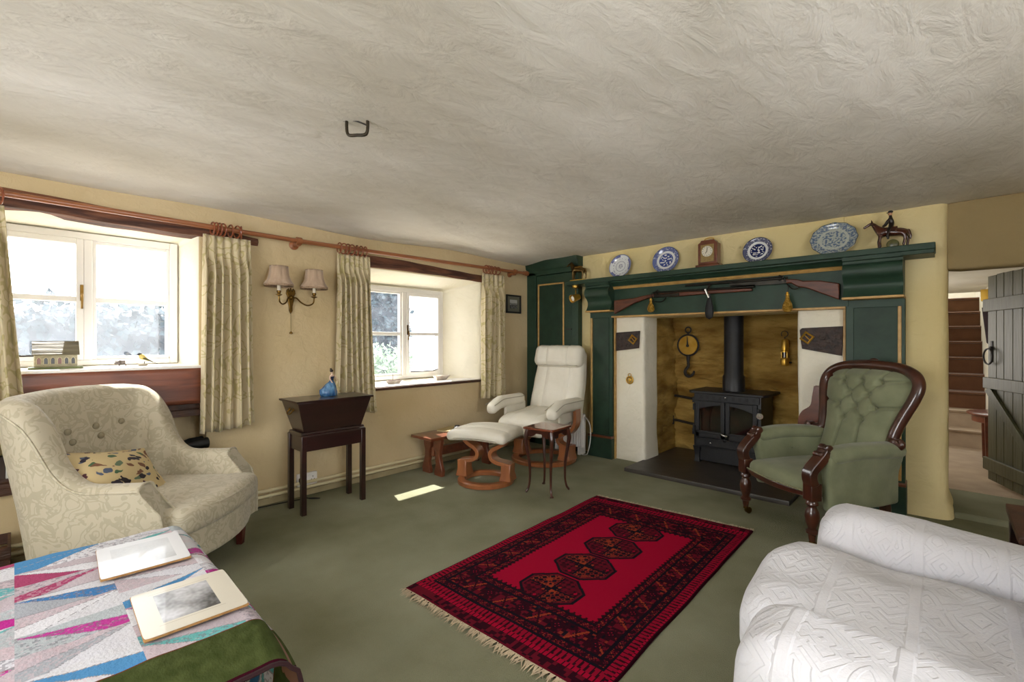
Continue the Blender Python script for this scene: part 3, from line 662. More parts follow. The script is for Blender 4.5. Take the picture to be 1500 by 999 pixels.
def flask(x, z0, z1, rw, mat, label, dark=False):
    t = thing('powder_flask', label, 'flask', (x, 4.035, z0), group='powder flasks hanging on the frieze'); h = z1 - z0
    b = MB(); b.lathe([(.15 * rw, 0), (.65 * rw, .03 * h), (.98 * rw, .16 * h), (rw, .26 * h), (.85 * rw, .42 * h), (.5 * rw, .6 * h), (.36 * rw, .75 * h), (.34 * rw, .86 * h)], n=20)
    for v in b.bm.verts: v.co.y *= .55
    b.build('body', mat, t)
    b = MB(); b.lathe([(.42 * rw, .84 * h), (.42 * rw, .88 * h), (.3 * rw, .9 * h), (.25 * rw, h)], n=14); b.build('charger', BRASSD if dark else BRASS, t)
    b = MB(); b.tube([(0, 0, h), (.003, .008, h + .03), (0, .02, h + .055)], .003, 5); b.build('cord', IRON, t)
flask(-1.985, 1.468, 1.60, .036, GILT, 'embossed brass powder flask hanging in front of the left gun')
flask(-.868, 1.42, 1.575, .036, GILT, 'embossed brass powder flask hanging below the wrist of the right hand gun')
t = thing('leather_pouch', 'long black leather shot pouch hanging over the middle of the frieze', 'pouch', (-1.455, 4.04, 0))
b = MB(); b.lathe([(.004, 1.385), (.028, 1.40), (.037, 1.44), (.034, 1.49), (.022, 1.54), (.012, 1.575), (.011, 1.60)], n=18)
for v in b.bm.verts: v.co.y *= .6
b.build('bag', BLACKM, t)
b = MB(); b.tube([(0, -.004, 1.57), (-.02, -.006, 1.62), (-.03, -.008, 1.645)], .009, 8); b.build('spout', CHROME, t)

# ------------------------------------------------------------------ shelf ornaments
PLM = vcmat('glazed china', .15, coat=.5)
CW, CB, CD = (.72, .74, .74), (.03, .05, .22), (.012, .02, .10)
def plate(x, r, cf, label, rx=None, wob=0, group='blue and white plates on the mantel shelf', name='plate'):
    rx = rx or r; z0 = 1.834
    b = MB()
    def fn(u, v):
        a = 2 * PI * u; q = v; k = 1 + wob * math.cos(12 * a) * ss(.8, 1, q)
        d = .018 * ss(.6, 1.0, q) - .0 * q
        return (rx * q * k * math.cos(a), -d, r * q * k * math.sin(a))
    b.grid(fn, 96, 34, lambda u, v: cf(2 * PI * u, v), wrapu=True)
    o = b.build(name, PLM, solid=.005, norm=False, ang=80)
    lean = math.radians(14); o.location = (x, 4.198 - .012, z0 + r * math.cos(lean) + .003); o.rotation_euler = (-lean, 0, 0)
    return tag(o, label, 'plate', group)
def mixc(a, b, t): return tuple(lerp(a[i], b[i], t) for i in range(3))
def willow(deep):
    blue = CD if deep else (.045, .075, .27)
    def f(a, q):
        x, y = q * math.cos(a), q * math.sin(a)
        if q > .97: return blue
        if q > .72: return mixc(blue, CW, .75 if nz(a * 6, q * 14, 4) > .32 else .12)
        if q > .52: return CW
        if q > .48: return blue
        return CW if nz(x * 7, y * 9, 2 + deep) > .12 else blue
    return f
def rimplate(a, q):
    x, y = q * math.cos(a), q * math.sin(a)
    if q > .95: return (.2, .24, .42)
    if q > .8: return mixc(CW, (.06, .07, .28), .85) if math.sin(a * 3 + 1.2) > -.1 and nz(a * 4, q * 6) > -.35 else CW
    if .42 < q < .45: return (.12, .13, .22)
    if .66 < q < .70 and nz(a * 7, 1) > .1: return (.12, .12, .25)
    if q < .22: return (.25, .25, .32) if nz(x * 16, y * 16, 7) > .0 else CW
    return CW
def platter(a, q):
    x, y = q * math.cos(a), q * math.sin(a); g, bl = (.42, .45, .40), (.10, .15, .24)
    if q > .965: return (.12, .13, .14)
    n_ = nz(x * 11, y * 11, 5)
    if q > .66: return mixc(bl, g, ss(-.25, .35, n_))
    if q > .52: return mixc(g, (.5, .52, .46), .7) if n_ > -.15 else g
    return mixc(bl, g, ss(-.3, .15, n_))
plate(-2.385, .122, rimplate, 'white plate with a broken blue rim and small centre, leftmost on the mantel shelf')
plate(-1.905, .128, willow(False), 'large blue willow plate left of the mantel clock')
plate(-1.115, .112, willow(True), 'small dark blue willow plate right of the mantel clock')
plate(-.595, .128, platter, 'oval grey green platter with scalloped edge beside the mounted rider ornament', rx=.148, wob=.018)
t = thing('mantel_clock', 'brown wooden mantel clock with brass handle on the green shelf', 'clock', (-1.495, 4.15, 1.834))
b = MB(); b.rbox((0, 0, .018), (.205, .11, .036), .008, 4); b.build('base', SMALLW, t)
b = MB(); b.prism([(-.082, .036), (.082, .036), (.082, .215), (.074, .225), (.066, .226), (.055, .245), (-.055, .245), (-.066, .226), (-.074, .225), (-.082, .215)], -.045, .045, 'y'); b.build('case', SMALLW, t, bev=.004)
b = MB(); b.box((-.056, -.050, .055), (.056, -.044, .205)); b.build('face_plate', pm('dull gold plate', '#8A7448', '#9A8353', 60, rough=.45, metal=.6), t)
b = MB(); b.lathe([(0, -.056), (.044, -.056), (.047, -.052), (.047, -.048), (0, -.048)], (0, 0, .145), 28, 'y'); d = b.build('dial', pm('silvered dial', '#D8D2C0', rough=.3), t)
b = MB()
for k in range(12):
    a = k * PI / 6; b.box((-.0015, -.0575, .033), (.0015, -.0565, .041), M.Translation((0, 0, .145)) @ M.Rotation(a, 4, 'Y'))
b.build('hour_marks', BLACKM, d)
for a, l in ((math.radians(8), .032), (math.radians(215), .022)):
    b = MB(); b.box((-.002, -.060, -.004), (.002, -.058, l), M.Translation((0, 0, .145)) @ M.Rotation(a, 4, 'Y')); b.build('hand', BLACKM, d)
b = MB(); b.tube(spline([(-.038, 0, .245), (-.036, 0, .262), (0, 0, .27), (.036, 0, .262), (.038, 0, .245)], 5), .0045, 8); b.build('handle', BRASS, t)

BAYG = pm('bay horse glaze', '#3A1A10', '#4E2616', 12, rough=.25, coat=.5)
def horse(nm, mat, parent, s_=1.0):
    P = [(0, 0, .112, .034), (-.05, 0, .116, .033), (.05, 0, .118, .034), (-.078, 0, .14, .023), (-.098, 0, .172, .016), (-.112, 0, .186, .013), (-.142, 0, .168, .009), (-.158, 0, .158, .008),
         (-.062, -.02, .088, .013), (-.064, -.022, .05, .008), (-.06, -.022, .006, .008), (-.062, .02, .088, .013), (-.075, .022, .055, .008), (-.07, .022, .006, .008),
         (.066, -.02, .09, .018), (.072, -.022, .055, .009), (.062, -.022, .006, .008), (.066, .02, .09, .018), (.086, .022, .055, .009), (.08, .022, .006, .008), (.086, 0, .115, .010), (.1, 0, .07, .009), (.098, 0, .045, .004)]
    P = [tuple(c * s_ for c in p) for p in P]
    E_ = [(0, 1), (0, 2), (1, 3), (3, 4), (4, 5), (5, 6), (6, 7), (1, 8), (8, 9), (9, 10), (1, 11), (11, 12), (12, 13), (2, 14), (14, 15), (15, 16), (2, 17), (17, 18), (18, 19), (2, 20), (20, 21), (21, 22)]
    o = skin(nm, P, E_, mat, parent); return o
t = thing('rider_ornament', 'china ornament of a rider on a brown horse, rightmost on the mantel shelf', 'ornament', (-.255, 4.14, 1.8335))
b = MB(); b.rbox((0, 0, .009), (.22, .075, .016), .007, 8, lambda p: (p[0], p[1] + .006 * nz(p[0] * 30, 1), p[2])); b.ell((.005, 0, .036), (.035, .012, .035), 8); b.build('base', pm('mossy glaze', '#4A4A2A', '#6B6A42', 40, rough=.3), t)
h = horse('horse', BAYG, t); h.location = (0, 0, .012)
b = MB()
for y in (-.006, .006): b.tube([(-.108, y, .205), (-.112, y, .222)], [.006, .001], 6)
b.build('ears', BAYG, t)
P = [(.0, 0, .162, .016), (-.002, 0, .195, .017), (-.004, 0, .213, .014), (-.006, 0, .226, .007), (-.008, 0, .243, .012), (-.02, -.022, .20, .008), (-.035, -.024, .175, .006), (-.05, -.01, .165, .005), (-.02, .022, .20, .008), (-.035, .024, .175, .006), (-.05, .01, .165, .005), (-.012, -.03, .145, .010), (-.018, -.036, .11, .008), (-.024, -.036, .08, .007), (-.012, .03, .145, .010), (-.018, .036, .11, .008), (-.024, .036, .08, .007)]
skin('rider', P, [(0, 1), (1, 2), (2, 3), (3, 4), (2, 5), (5, 6), (6, 7), (2, 8), (8, 9), (9, 10), (0, 11), (11, 12), (12, 13), (0, 14), (14, 15), (15, 16)], pm('black riding coat', '#17110F', '#231814', 20, rough=.3), t)
b = MB(); b.ell((-.009, 0, .248), (.0125, .0115, .013), 8); b.build('face', pm('pink china', '#B98A6B', rough=.3), t)
b = MB(); b.ell((-.007, 0, .262), (.015, .014, .010), 8); b.box((-.028, -.008, .256), (-.012, .008, .259)); b.build('cap', BLACKM, t)
t = thing('brass_horse', 'brass horse ornament standing at the left end of the mantel shelf', 'ornament', (-2.855, 4.12, 1.834))
b = MB(); b.rbox((0, 0, .012), (.18, .07, .024), .005, 4); b.build('base', BRASS, t)
h = horse('horse', pm('dark bronze', '#5E4A2A', '#7A6440', 20, rough=.3, metal=1), t, .98); h.location = (0, 0, .022)
b = MB(); b.rbox((.0, 0, .155), (.07, .075, .03), .014, 6); b.tube(spline([(-.06, 0, .17), (-.085, 0, .205), (-.1, 0, .22)], 4), [.012, .013, .012, .01, .009, .008, .006, .004, .003], 6); b.build('saddle_and_mane', BRASSD, t)
t = thing('spotlight', 'small brass spotlight fixed under the left end of the mantel shelf', 'spotlight', (-2.86, 4.07, 1.79))
b = MB(); b.lathe([(.035, 0), (.035, -.022), (.02, -.03)], n=16); b.build('mount', BRASS, t)
b = MB(); b.tube(spline([(0, 0, -.03), (.005, 0, -.07), (0, 0, -.11)], 4), .008, 8); b.build('arm', BRASSD, t)
mt = M.Translation((0, 0, -.125)) @ M.Rotation(math.radians(-115), 4, (.62, .25, 0))
mt = M.Translation((0, 0, -.13)) @ V((-.28, -.9, -.28)).to_track_quat('Z', 'Y').to_matrix().to_4x4()
b = MB(mt); b.lathe([(.012, -.06), (.03, -.05), (.036, -.01), (.045, .05), (.041, .05), (.034, .0), (.0, -.01)], n=20); b.build('lamp_head', BRASS, t)
b = MB(mt); b.ell((0, 0, .028), (.032, .032, .014), 8); b.build('bulb', pm('frosted bulb', '#EDEBE6', rough=.3), t)

# ------------------------------------------------------------------ green buttoned armchair
CX, CY = -.775, 3.30
t = thing('buttoned_armchair', 'carved mahogany spoon back armchair in buttoned sage green velvet beside the fireplace', 'armchair', (CX, CY, 0), math.radians(-37.5))
YB = lambda z: .545 + (z - .45) * .31
HWP = [(.30, .25), (.50, .245), (.60, .243), (.68, .255), (.76, .278), (.84, .305), (.91, .318), (.96, .305), (1.0, .262), (1.03, .17), (1.042, .0)]
def hw(z):
    for (a, x), (c, y) in zip(HWP, HWP[1:]):
        if a <= z <= c: return lerp(x, y, (z - a) / (c - a))
    return 0
BT = [(-.13, .935), (0, .935), (.13, .935), (-.065, .855), (.065, .855), (-.13, .775), (0, .775), (.13, .775), (-.065, .695), (.065, .695)]
SEG = [(p, q) for i, p in enumerate(BT) for q in BT[i + 1:] if .05 < math.hypot(p[0] - q[0], p[1] - q[1]) < .11]
SEG += [((x, .935), (x * 1.15, 1.03)) for x in (-.13, 0, .13)] + [((x, .695), (x * 1.2, .45)) for x in (-.065, .065)] + [((s * .13, z), (s * .31, z + .02)) for s in (-1, 1) for z in (.935, .775)]
def seg_d(x, z, a, c):
    dx, dz = c[0] - a[0], c[1] - a[1]; l2 = dx * dx + dz * dz; k = max(0, min(1, ((x - a[0]) * dx + (z - a[1]) * dz) / l2))
    return math.hypot(x - a[0] - dx * k, z - a[1] - dz * k)
def backf(u, v):
    z = lerp(.34, 1.04, v); x = (2 * u - 1) * max(hw(z), .02)
    edge = abs(2 * u - 1); puff = .075 * (1 - edge ** 4) * (1 - ss(.97, 1.04, z))
    dent = max([0] + [math.exp(-(math.hypot(x - p[0], z - p[1]) / .022) ** 2) for p in BT]) * .044
    cre = max([0] + [math.exp(-(seg_d(x, z, a, c) / .009) ** 2) for a, c in SEG]) * .020
    return (x, YB(z) - puff + max(dent, cre), z)
b = MB(); b.grid(backf, 90, 110); bk = b.build('back_upholstery', VELVET, t, norm=False, ang=180)
for x, z in BT:
    b = MB(); b.ell((x, YB(z) - .036, z), (.011, .007, .011), 6); b.build('button', VELVET, bk)
fr = []
for z, x in HWP[2:]: fr.append((x + .012, z))
outl = [(-x, YB(z) - .012, z) for x, z in fr] + [(x, YB(z) - .012, z) for x, z in fr[::-1][1:]]
left = [(-.335, YB(.60) - .05, .615), (-.345, YB(.6) - .05, .592), (-.32, YB(.6) - .05, .575), (-.285, YB(.6) - .04, .585)]
path = left + outl[0:] + [(-p[0], p[1], p[2]) for p in left[::-1]]
sp = spline(path, 5); n_ = len(sp)
b = MB(); b.tube(sp, [.016 + .013 * ss(0, .16, i / n_) * ss(1, .84, i / n_) + .004 * math.sin(PI * i / n_) for i in range(n_)], 12)
f_ = b.build('back_frame', CARVED, t, ang=60)
for s in (-1, 1):
    b = MB(); b.lathe([(0, -.03), (.014, -.03), (.026, -.024), (.028, .02), (0, .02)], (s * .318, YB(.6) - .05, .595), 14, 'y'); b.build('scroll', CARVED, f_)
b = MB(); b.ell((0, YB(1.05), 1.075), (.03, .012, .012), 6); b.build('crest', CARVED, f_)
# outside back
b = MB(); b.grid(lambda u, v: ((2 * u - 1) * max(hw(lerp(.22, 1.03, v)) if lerp(.22, 1.03, v) > .3 else .25, .02), YB(lerp(.22, 1.03, v)) + .03, lerp(.22, 1.03, v)), 20, 30); b.build('outside_back', VELVET, t, solid=.012)
# seat
def seatf(p):
    y = p[1]; k = ss(.1, -.3, y)
    return (p[0] * (1 + .06 * k), y - .03 * k * (1 - (p[0] / .27) ** 2), p[2] + .012 * (1 - (p[0] / .26) ** 2) - .012 * k * (1 if p[2] > 0 else 0))
b = MB(); b.rbox((0, .295, .335), (.50, .60, .125), .05, 14, seatf, (0, 0, .018)); b.build('seat', VELVET, t)
rail = spline([(-.262, .0, 0), (-.17, -.016, 0), (0, -.03, 0), (.17, -.016, 0), (.262, .0, 0)], 6)
b = MB(); b.loft([[(p.x, p.y - .012, lerp(.30, .283, math.sin(PI * i / (len(rail) - 1)))), (p.x, p.y + .03, lerp(.30, .283, math.sin(PI * i / (len(rail) - 1)))), (p.x, p.y + .03, .322), (p.x, p.y - .012, .322)] for i, p in enumerate(rail)]); b.build('front_rail', CARVED, t, bev=.006)
b = MB(); b.tube([(p.x * .96, p.y - .014, .326) for p in rail], .006, 6); b.build('gimp', pm('pale gimp braid', '#8E8C6C', '#6C6B50', 120, rough=.9), t)
# arms
def make_arm(s):
    b = MB()
    def fn(p):
        x, y, z = p
        fl = .035 * ss(.0, .16, z) * (1 if x * s > 0 else .1) * s
        return (x + fl - s * .035 * ss(.05, .26, y), y - .02 * ss(-.05, .15, z) * ss(0, -.2, y), z - .012 * ss(-.05, -.27, y))
    b.rbox((s * .283, .35, .385), (.062, .52, .33), .025, 14, fn); a = b.build('arm', VELVET, t)
    b = MB(); b.rbox((s * .305, .345, .553), (.128, .53, .09), .044, 14, lambda p: (p[0] - s * .03 * ss(.05, .26, p[1]), p[1], p[2] - .012 * ss(-.05, -.27, p[1]) + .006 * math.cos(p[1] * 8))); b.build('arm_pad', VELVET, a)
    b = MB(); b.ell((s * .242, .33, .46), (.008, .010, .010), 6); b.build('button', VELVET, a)
    w_ = [(-.005, .37), (-.02, .415), (-.012, .455), (.025, .495), (.06, .53), (.085, .565)]
    pth = spline([(p[0], p[1], 0) for p in w_], 5)
    b = MB(); b.ribbon([(p.x, p.y) for p in pth], .05, s * .29 - .035, s * .29 + .035, 'x'); sup = b.build('arm_support', CARVED, t, bev=.006)
    for (yy, zz, rr, wd) in ((.088, .578, .025, .068), (.045, .545, .018, .066), (-.012, .455, .021, .066), (-.02, .415, .016, .064)):
        b = MB(); b.lathe([(rr * .6, -wd / 2), (rr, -wd / 2 + .006), (rr, -.012), (rr * .8, 0), (rr, .012), (rr, wd / 2 - .006), (rr * .6, wd / 2)], (s * .287, yy, zz), 14, 'x'); b.build('carving', CARVED, sup)
    b = MB(); b.box((s * .287 - .034, -.034, .283), (s * .287 + .034, .036, .385)); b.build('block', CARVED, sup, bev=.006)
    b = MB(); b.lathe([(.026, .285), (.032, .275), (.034, .262), (.024, .25), (.024, .243), (.034, .225), (.039, .195), (.034, .16), (.024, .13), (.022, .12), (.034, .11), (.034, .098), (.022, .09), (.018, .06), (.015, .048)], (s * .287, 0, 0), 20); lg = b.build('leg', CARVED, t)
    b = MB(); b.lathe([(.017, .05), (.017, .038), (.008, .036)], (s * .287, 0, 0), 12); b.lathe([(.006, -.012), (.022, -.010), (.022, .010), (.006, .012)], (s * .287 + .0, .018, .023), 14, 'x'); b.build('castor', BRASSD, lg)
    b = MB(); b.loft([[(s * .22 + dx * q, y + dy * q, z) for dx, dy in ((-1, -1), (1, -1), (1, 1), (-1, 1))] for z, y, q in ((.25, .56, .024), (.12, .575, .02), (.0, .61, .017))]); b.build('leg', CARVED, t, bev=.004)
make_arm(-1); make_arm(1)

# ------------------------------------------------------------------ cream wing-less tub armchair by the big window
t = thing('damask_armchair', 'large cream damask armchair with buttoned back below the bigger window', 'armchair', (-2.905, .645, 0), math.radians(135))
def upath(pts):
    P = spline([(p[0], p[1], p[2]) for p in pts], 10); return P
half_t = [(-.345, -.01, .555), (-.35, .12, .552), (-.353, .25, .56), (-.362, .34, .645), (-.374, .42, .83), (-.376, .50, .918), (-.335, .59, .945), (-.22, .635, .952), (-.1, .655, .957), (0, .66, .958)]
half_b = [(-.335, -.01), (-.335, .12), (-.335, .24), (-.33, .33), (-.322, .40), (-.305, .455), (-.26, .495), (-.18, .515), (-.09, .522), (0, .525)]
top = upath(half_t + [(-a, c, d) for a, c, d in half_t[::-1][1:]]); bot = upath([(a, c, .1) for a, c in half_b] + [(-a, c, .1) for a, c in half_b[::-1][1:]])
rings = []; K = len(top)
for i in range(K):
    tb = (bot[min(i + 1, K - 1)] - bot[max(i - 1, 0)]).normalized(); nin = V((tb.y, -tb.x, 0))       # to the inside
    T, B = top[i], bot[i]; zt = T.z; ht = .05 if zt < .6 else lerp(.05, .062, ss(.6, .9, zt)); hb = .055
    P = lambda f, off: V((lerp(B.x, T.x, f), lerp(B.y, T.y, f), lerp(.10, zt, f))) + nin * off
    ring = []
    puf = .018 * ss(.62, .9, zt)
    for f, off in ((0, hb), (.3, hb), (.5, hb + puf), (.65, hb + puf * 1.4), (.8, ht + puf), (.9, ht + .4 * puf)): ring.append(P(f, off))
    for k in range(7):
        a = PI * k / 6; ring.append(P(.94, 0) + nin * ht * math.cos(a) + V((0, 0, (zt - P(.94, 0).z) * math.sin(a))))
    for f, off in ((.88, -ht), (.7, -ht), (.4, -hb), (.1, -hb), (0, -hb)): ring.append(P(f, off))
    kf = ss(.14, -.01, T.y)
    ring = [V((p.x, p.y - .125 * kf * ss(.54, .36, p.z), max(p.z, .10 + .06 * kf))) for p in ring]
    rings.append(ring)
b = MB(); b.loft(rings); sh = b.build('shell', CHAIRD, t, ang=75)
for sgn in (1, -1):
    seq = rings if sgn > 0 else rings
b = MB(); b.tube([r[12] for r in rings], .006, 6); b.build('piping', CHAIRD, sh)
for e in (0, -1):
    b = MB(); b.tube([rings[e][k] for k in range(2, 18)], .006, 6); b.build('piping', CHAIRD, sh)
def inner(x, z):
    best = min(range(K), key=lambda i: abs(top[i].x - x) + (0 if top[i].y > .5 else 9))
    f = (z - .1) / (top[best].z - .1); return V((x, lerp(bot[best].y, top[best].y, f) - .083, z))
BUTT = pm('damask button', '#8F866E', rough=.8)
for x, z in ((-.25, .70), (-.12, .745), (-.10, .69), (.05, .745), (.07, .69), (.20, .745), (-.2, .62), (.22, .68)):
    b = MB(); p = inner(x, z); b.ell((p.x, p.y + (.02 if abs(x) > .2 else .0) - .004, p.z), (.017, .014, .017), 6); b.build('button', BUTT, t)
def tc(p):
    x, y, z = p; fr = ss(.1, -.3, y)
    return (x * (1 + .16 * ss(-.16, -.2, y)), y - .07 * fr * (1 - (x / .33) ** 2), z + .02 * (1 - (x / .3) ** 2) * (1 - (y / .35) ** 2) * (1 if z > 0 else 0))
b = MB(); b.rbox((0, .16, .352), (.60, .64, .13), .05, 18, tc); s_ = b.build('seat_cushion', CHAIRD, t)
b = MB(); e_ = [(-.34, -.10), (-.31, -.155), (-.16, -.205), (0, -.222), (.16, -.205), (.31, -.155), (.34, -.10)]
b.tube([(p.x, p.y - .002, .395) for p in spline([(a, c, 0) for a, c in e_], 6)], .006, 6); b.build('piping', CHAIRD, s_)
def bs(p):
    x, y, z = p; return (x, y - .09 * ss(.1, -.28, y) * (1 - (x / .35) ** 2), z + (.07 * (1 - (x / .34) ** 2) if z < 0 and y > .3 else 0))
b = MB(); b.rbox((0, .18, .225), (.66, .60, .17), .03, 12, bs); b.build('seat_base', CHAIRD, t)
REDLEG = pm('red mahogany leg', '#3E1410', '#4E1C15', 9, (1, 1, .3), .3, coat=.4)
for sx in (-1, 1):
    for y, dy in ((-.09, 0), (.45, .06)):
        b = MB(); b.loft([[(sx * (.29 + .0 * z) + dx * q, y + dyy * q + dy * (1 - z / .16), z) for dx, dyy in ((-1, -1), (1, -1), (1, 1), (-1, 1))] for z, q in ((.165, .026), (.0, .016))]); b.build('leg', REDLEG, t, bev=.003)
# patterned cushion
def blobs(name, base, cols, sc):
    m, nt, bb = newmat(name); N = nt.nodes; L = nt.links; tcn = N.new('ShaderNodeTexCoord')
    n = N.new('ShaderNodeTexNoise'); n.inputs['Scale'].default_value = 14; n.inputs['Detail'].default_value = 2
    L.new(tcn.outputs['Object'], n.inputs['Vector'])
    av = N.new('ShaderNodeVectorMath'); av.operation = 'MULTIPLY_ADD'; av.inputs[1].default_value = (.09, .09, .09); L.new(n.outputs[1], av.inputs[0]); L.new(tcn.outputs['Object'], av.inputs[2])
    mp = N.new('ShaderNodeMapping'); mp.inputs['Scale'].default_value = (sc, sc * 2.0, sc * 1.3); mp.inputs['Rotation'].default_value = (.3, .2, .5); L.new(av.outputs[0], mp.inputs[0])
    vo = N.new('ShaderNodeTexVoronoi'); vo.inputs['Scale'].default_value = 1; L.new(mp.outputs[0], vo.inputs['Vector'])
    r = N.new('ShaderNodeValToRGB'); r.color_ramp.interpolation = 'CONSTANT'; e = r.color_ramp.elements; e[0].color = hx(cols[0]); e[1].position = 1 / len(cols); e[1].color = hx(cols[1])
    for k in range(2, len(cols)): q = e.new(k / len(cols)); q.color = hx(cols[k])
    sp_ = N.new('ShaderNodeSeparateColor'); L.new(vo.outputs['Color'], sp_.inputs[0]); L.new(sp_.outputs[0], r.inputs[0])
    th = N.new('ShaderNodeValToRGB'); th.color_ramp.elements[0].position = .37; th.color_ramp.elements[0].color = (1, 1, 1, 1); th.color_ramp.elements[1].position = .40; th.color_ramp.elements[1].color = (0, 0, 0, 1); L.new(vo.outputs['Distance'], th.inputs[0])
    mx = N.new('ShaderNodeMix'); mx.data_type = 'RGBA'; mx.inputs[6].default_value = hx(base); L.new(th.outputs[0], mx.inputs[0]); L.new(r.outputs[0], mx.inputs[7]); L.new(mx.outputs[2], bb.inputs['Base Color']); bb.inputs['Roughness'].default_value = .9
    return m
PATT = blobs('bird print cotton', '#BBA77C', ['#241C22', '#4E2A30', '#3F5A3E', '#4A5468', '#2A2430', '#6E4A34', '#5A6A50'], 15)
cu = thing('bird_cushion', 'small beige cushion printed with dark birds lying on the damask armchair seat', 'cushion', (-3.02, .35, .53), 0)
def puffc(p):
    k = (1 - (p[0] / .2) ** 2) * (1 - (p[1] / .135) ** 2); q = 1 - .06 * (1 - abs(p[1]) / .135) ; r_ = 1 - .07 * (1 - abs(p[0]) / .2)
    return (p[0] * q, p[1] * r_, p[2] * (.25 + .95 * max(k, 0) ** .6))
b = MB(); b.rbox((0, 0, 0), (.44, .30, .13), .012, 16, puffc); b.build('cover', PATT, cu)
b = MB(); b.tube([(x * (1 - .06 * (1 - abs(y) / .135)), y * (1 - .07 * (1 - abs(x) / .2)), 0) for x, y in [(.217 * math.cos(a) / max(abs(math.cos(a)), abs(math.sin(a))), .147 * math.sin(a) / max(abs(math.cos(a)), abs(math.sin(a)))) for a in [2 * PI * (k + .5) / 40 for k in range(40)]]], .006, 6, closed=True); b.build('piping', pm('brown piping', '#4E3A26', rough=.8), cu)
cu.rotation_euler = (M.Rotation(math.radians(135), 3, 'Z') @ M.Rotation(math.radians(46), 3, 'X') @ M.Rotation(math.radians(-14), 3, 'Z')).to_euler()

# ------------------------------------------------------------------ white covered armchair, lower right
t = thing('white_armchair', 'big armchair under a white textured cotton cover in the right foreground', 'armchair', (-.35, 1.74, 0))
wr = lambda x, y, z, k=1: .006 * k * nz(x * 9, y * 9, z * 5) + .004 * k * nz(x * 22, y * 13, z * 9)
def armw(s):
    b = MB()
    def fn(p):
        x, y, z = p
        o = s * (.035 * ss(-.3, .22, z) - .05 * ss(.0, -.3, z))
        return (x + (.02 * (1 - (z / .3) ** 2) - .0) * (-1 if x < 0 else 0) + wr(y, z, s), y + o + wr(x, z, s + 3), z + wr(x, y, s + 6) - .035 * ss(-.45, .2, x))
    b.rbox((.50, s * .462, .280), (1.0, .30, .53), .095, 24, fn); a = b.build('arm', COVERW, t)
armw(-1); armw(1)
def seatw(p):
    x, y, z = p; fr = ss(.0, -.36, x)
    cr = .026 * nz(x * 5 + 4, y * 5, 2) + .022 * nz(x * 10 + y * 5, y * 9 - x * 3, 4) * ss(-.35, .1, x)
    sag = -.035 * math.exp(-((x - .12) / .2) ** 2 - (y / .28) ** 2)
    return (x - .06 * fr * (1 - (y / .4) ** 2), y, z + ((cr + sag) if z > 0 else 0) + .02 * (1 - (y / .35) ** 2) * (1 if z > 0 else 0))
b = MB(); b.rbox((.33, 0, .345), (.78, .66, .20), .075, 24, seatw); b.build('seat_cushion', COVERW, t)
b = MB(); b.rbox((.42, 0, .17), (.86, 1.16, .30), .06, 16, lambda p: (p[0] + wr(p[1], p[2], 1, 2), p[1] + wr(p[0], p[2], 2, 2), p[2])); b.build('base', COVERW, t)
b = MB(); b.rbox((.98, 0, .46), (.28, 1.2, .90), .12, 16, lambda p: (p[0] + .12 * ss(-.2, .45, p[2]), p[1], p[2])); b.build('back', COVERW, t)
b = MB(); b.rbox((.70, -.02, .62), (.30, .60, .38), .13, 16, lambda p: (p[0] + .1 * p[2], p[1], p[2]), (.04, 0, 0)); b.build('back_cushion', COVERW, t)

# ------------------------------------------------------------------ cream leather recliner with footstool
PIP = pm('leather piping', '#A9A290', rough=.5)
RZ = math.radians(7)
t = thing('recliner', 'cream leather recliner with bent cherry wood base in front of the green cupboard', 'recliner', (-2.96, 3.66, 0), RZ)
groove = lambda x, xs, w=.009, d=.014: -d * max(math.exp(-((x - a) / w) ** 2) for a in xs)
def seatl(p):
    x, y, z = p
    return (x, y, z + (groove(x, (-.13, .13)) + .004 * nz(x * 14, y * 14, 1) if z > 0 else 0) - .05 * ss(-.15, -.34, y) + .03 * ss(.0, .3, y))
b = MB(); b.rbox((0, -.15, .415), (.54, .60, .15), .06, 26, seatl, (0, 0, .02)); b.build('seat', LEATHERW, t)
tilt = M.Translation((0, .16, .40)) @ M.Rotation(math.radians(-15), 4, 'X')
def backl(p):
    x, y, z = p; k = 1 - .10 * ss(.0, .38, z)
    return (x * k, y + (-(groove(x, (-.14, .14))) - .004 * nz(x * 10, z * 10, 1) * 1 - .016 * math.exp(-((z + .2) / .12) ** 2) if y < 0 else 0), z)
b = MB(tilt); b.rbox((0, .06, .36), (.60, .13, .76), .05, 26, backl, (0, .02, 0)); b.build('backrest', LEATHERW, t)
def headl(p):
    x, y, z = p; w_ = .016 * nz(x * 22, z * 7, 3) * (.5 + abs(z) * 5) * (1 if y < 0 else 0)
    return (x, y + w_ * .6 - (groove(x, (-.12, .12)) if y < 0 else 0), z)
b = MB(tilt); b.rbox((0, -.018, .655), (.575, .155, .235), .07, 36, headl); h = b.build('head_pillow', LEATHERW, t)
b = MB(tilt); b.tube([(x, -.062, .548) for x in [-.25 + .05 * k for k in range(11)]], .005, 6); b.build('piping', PIP, h)
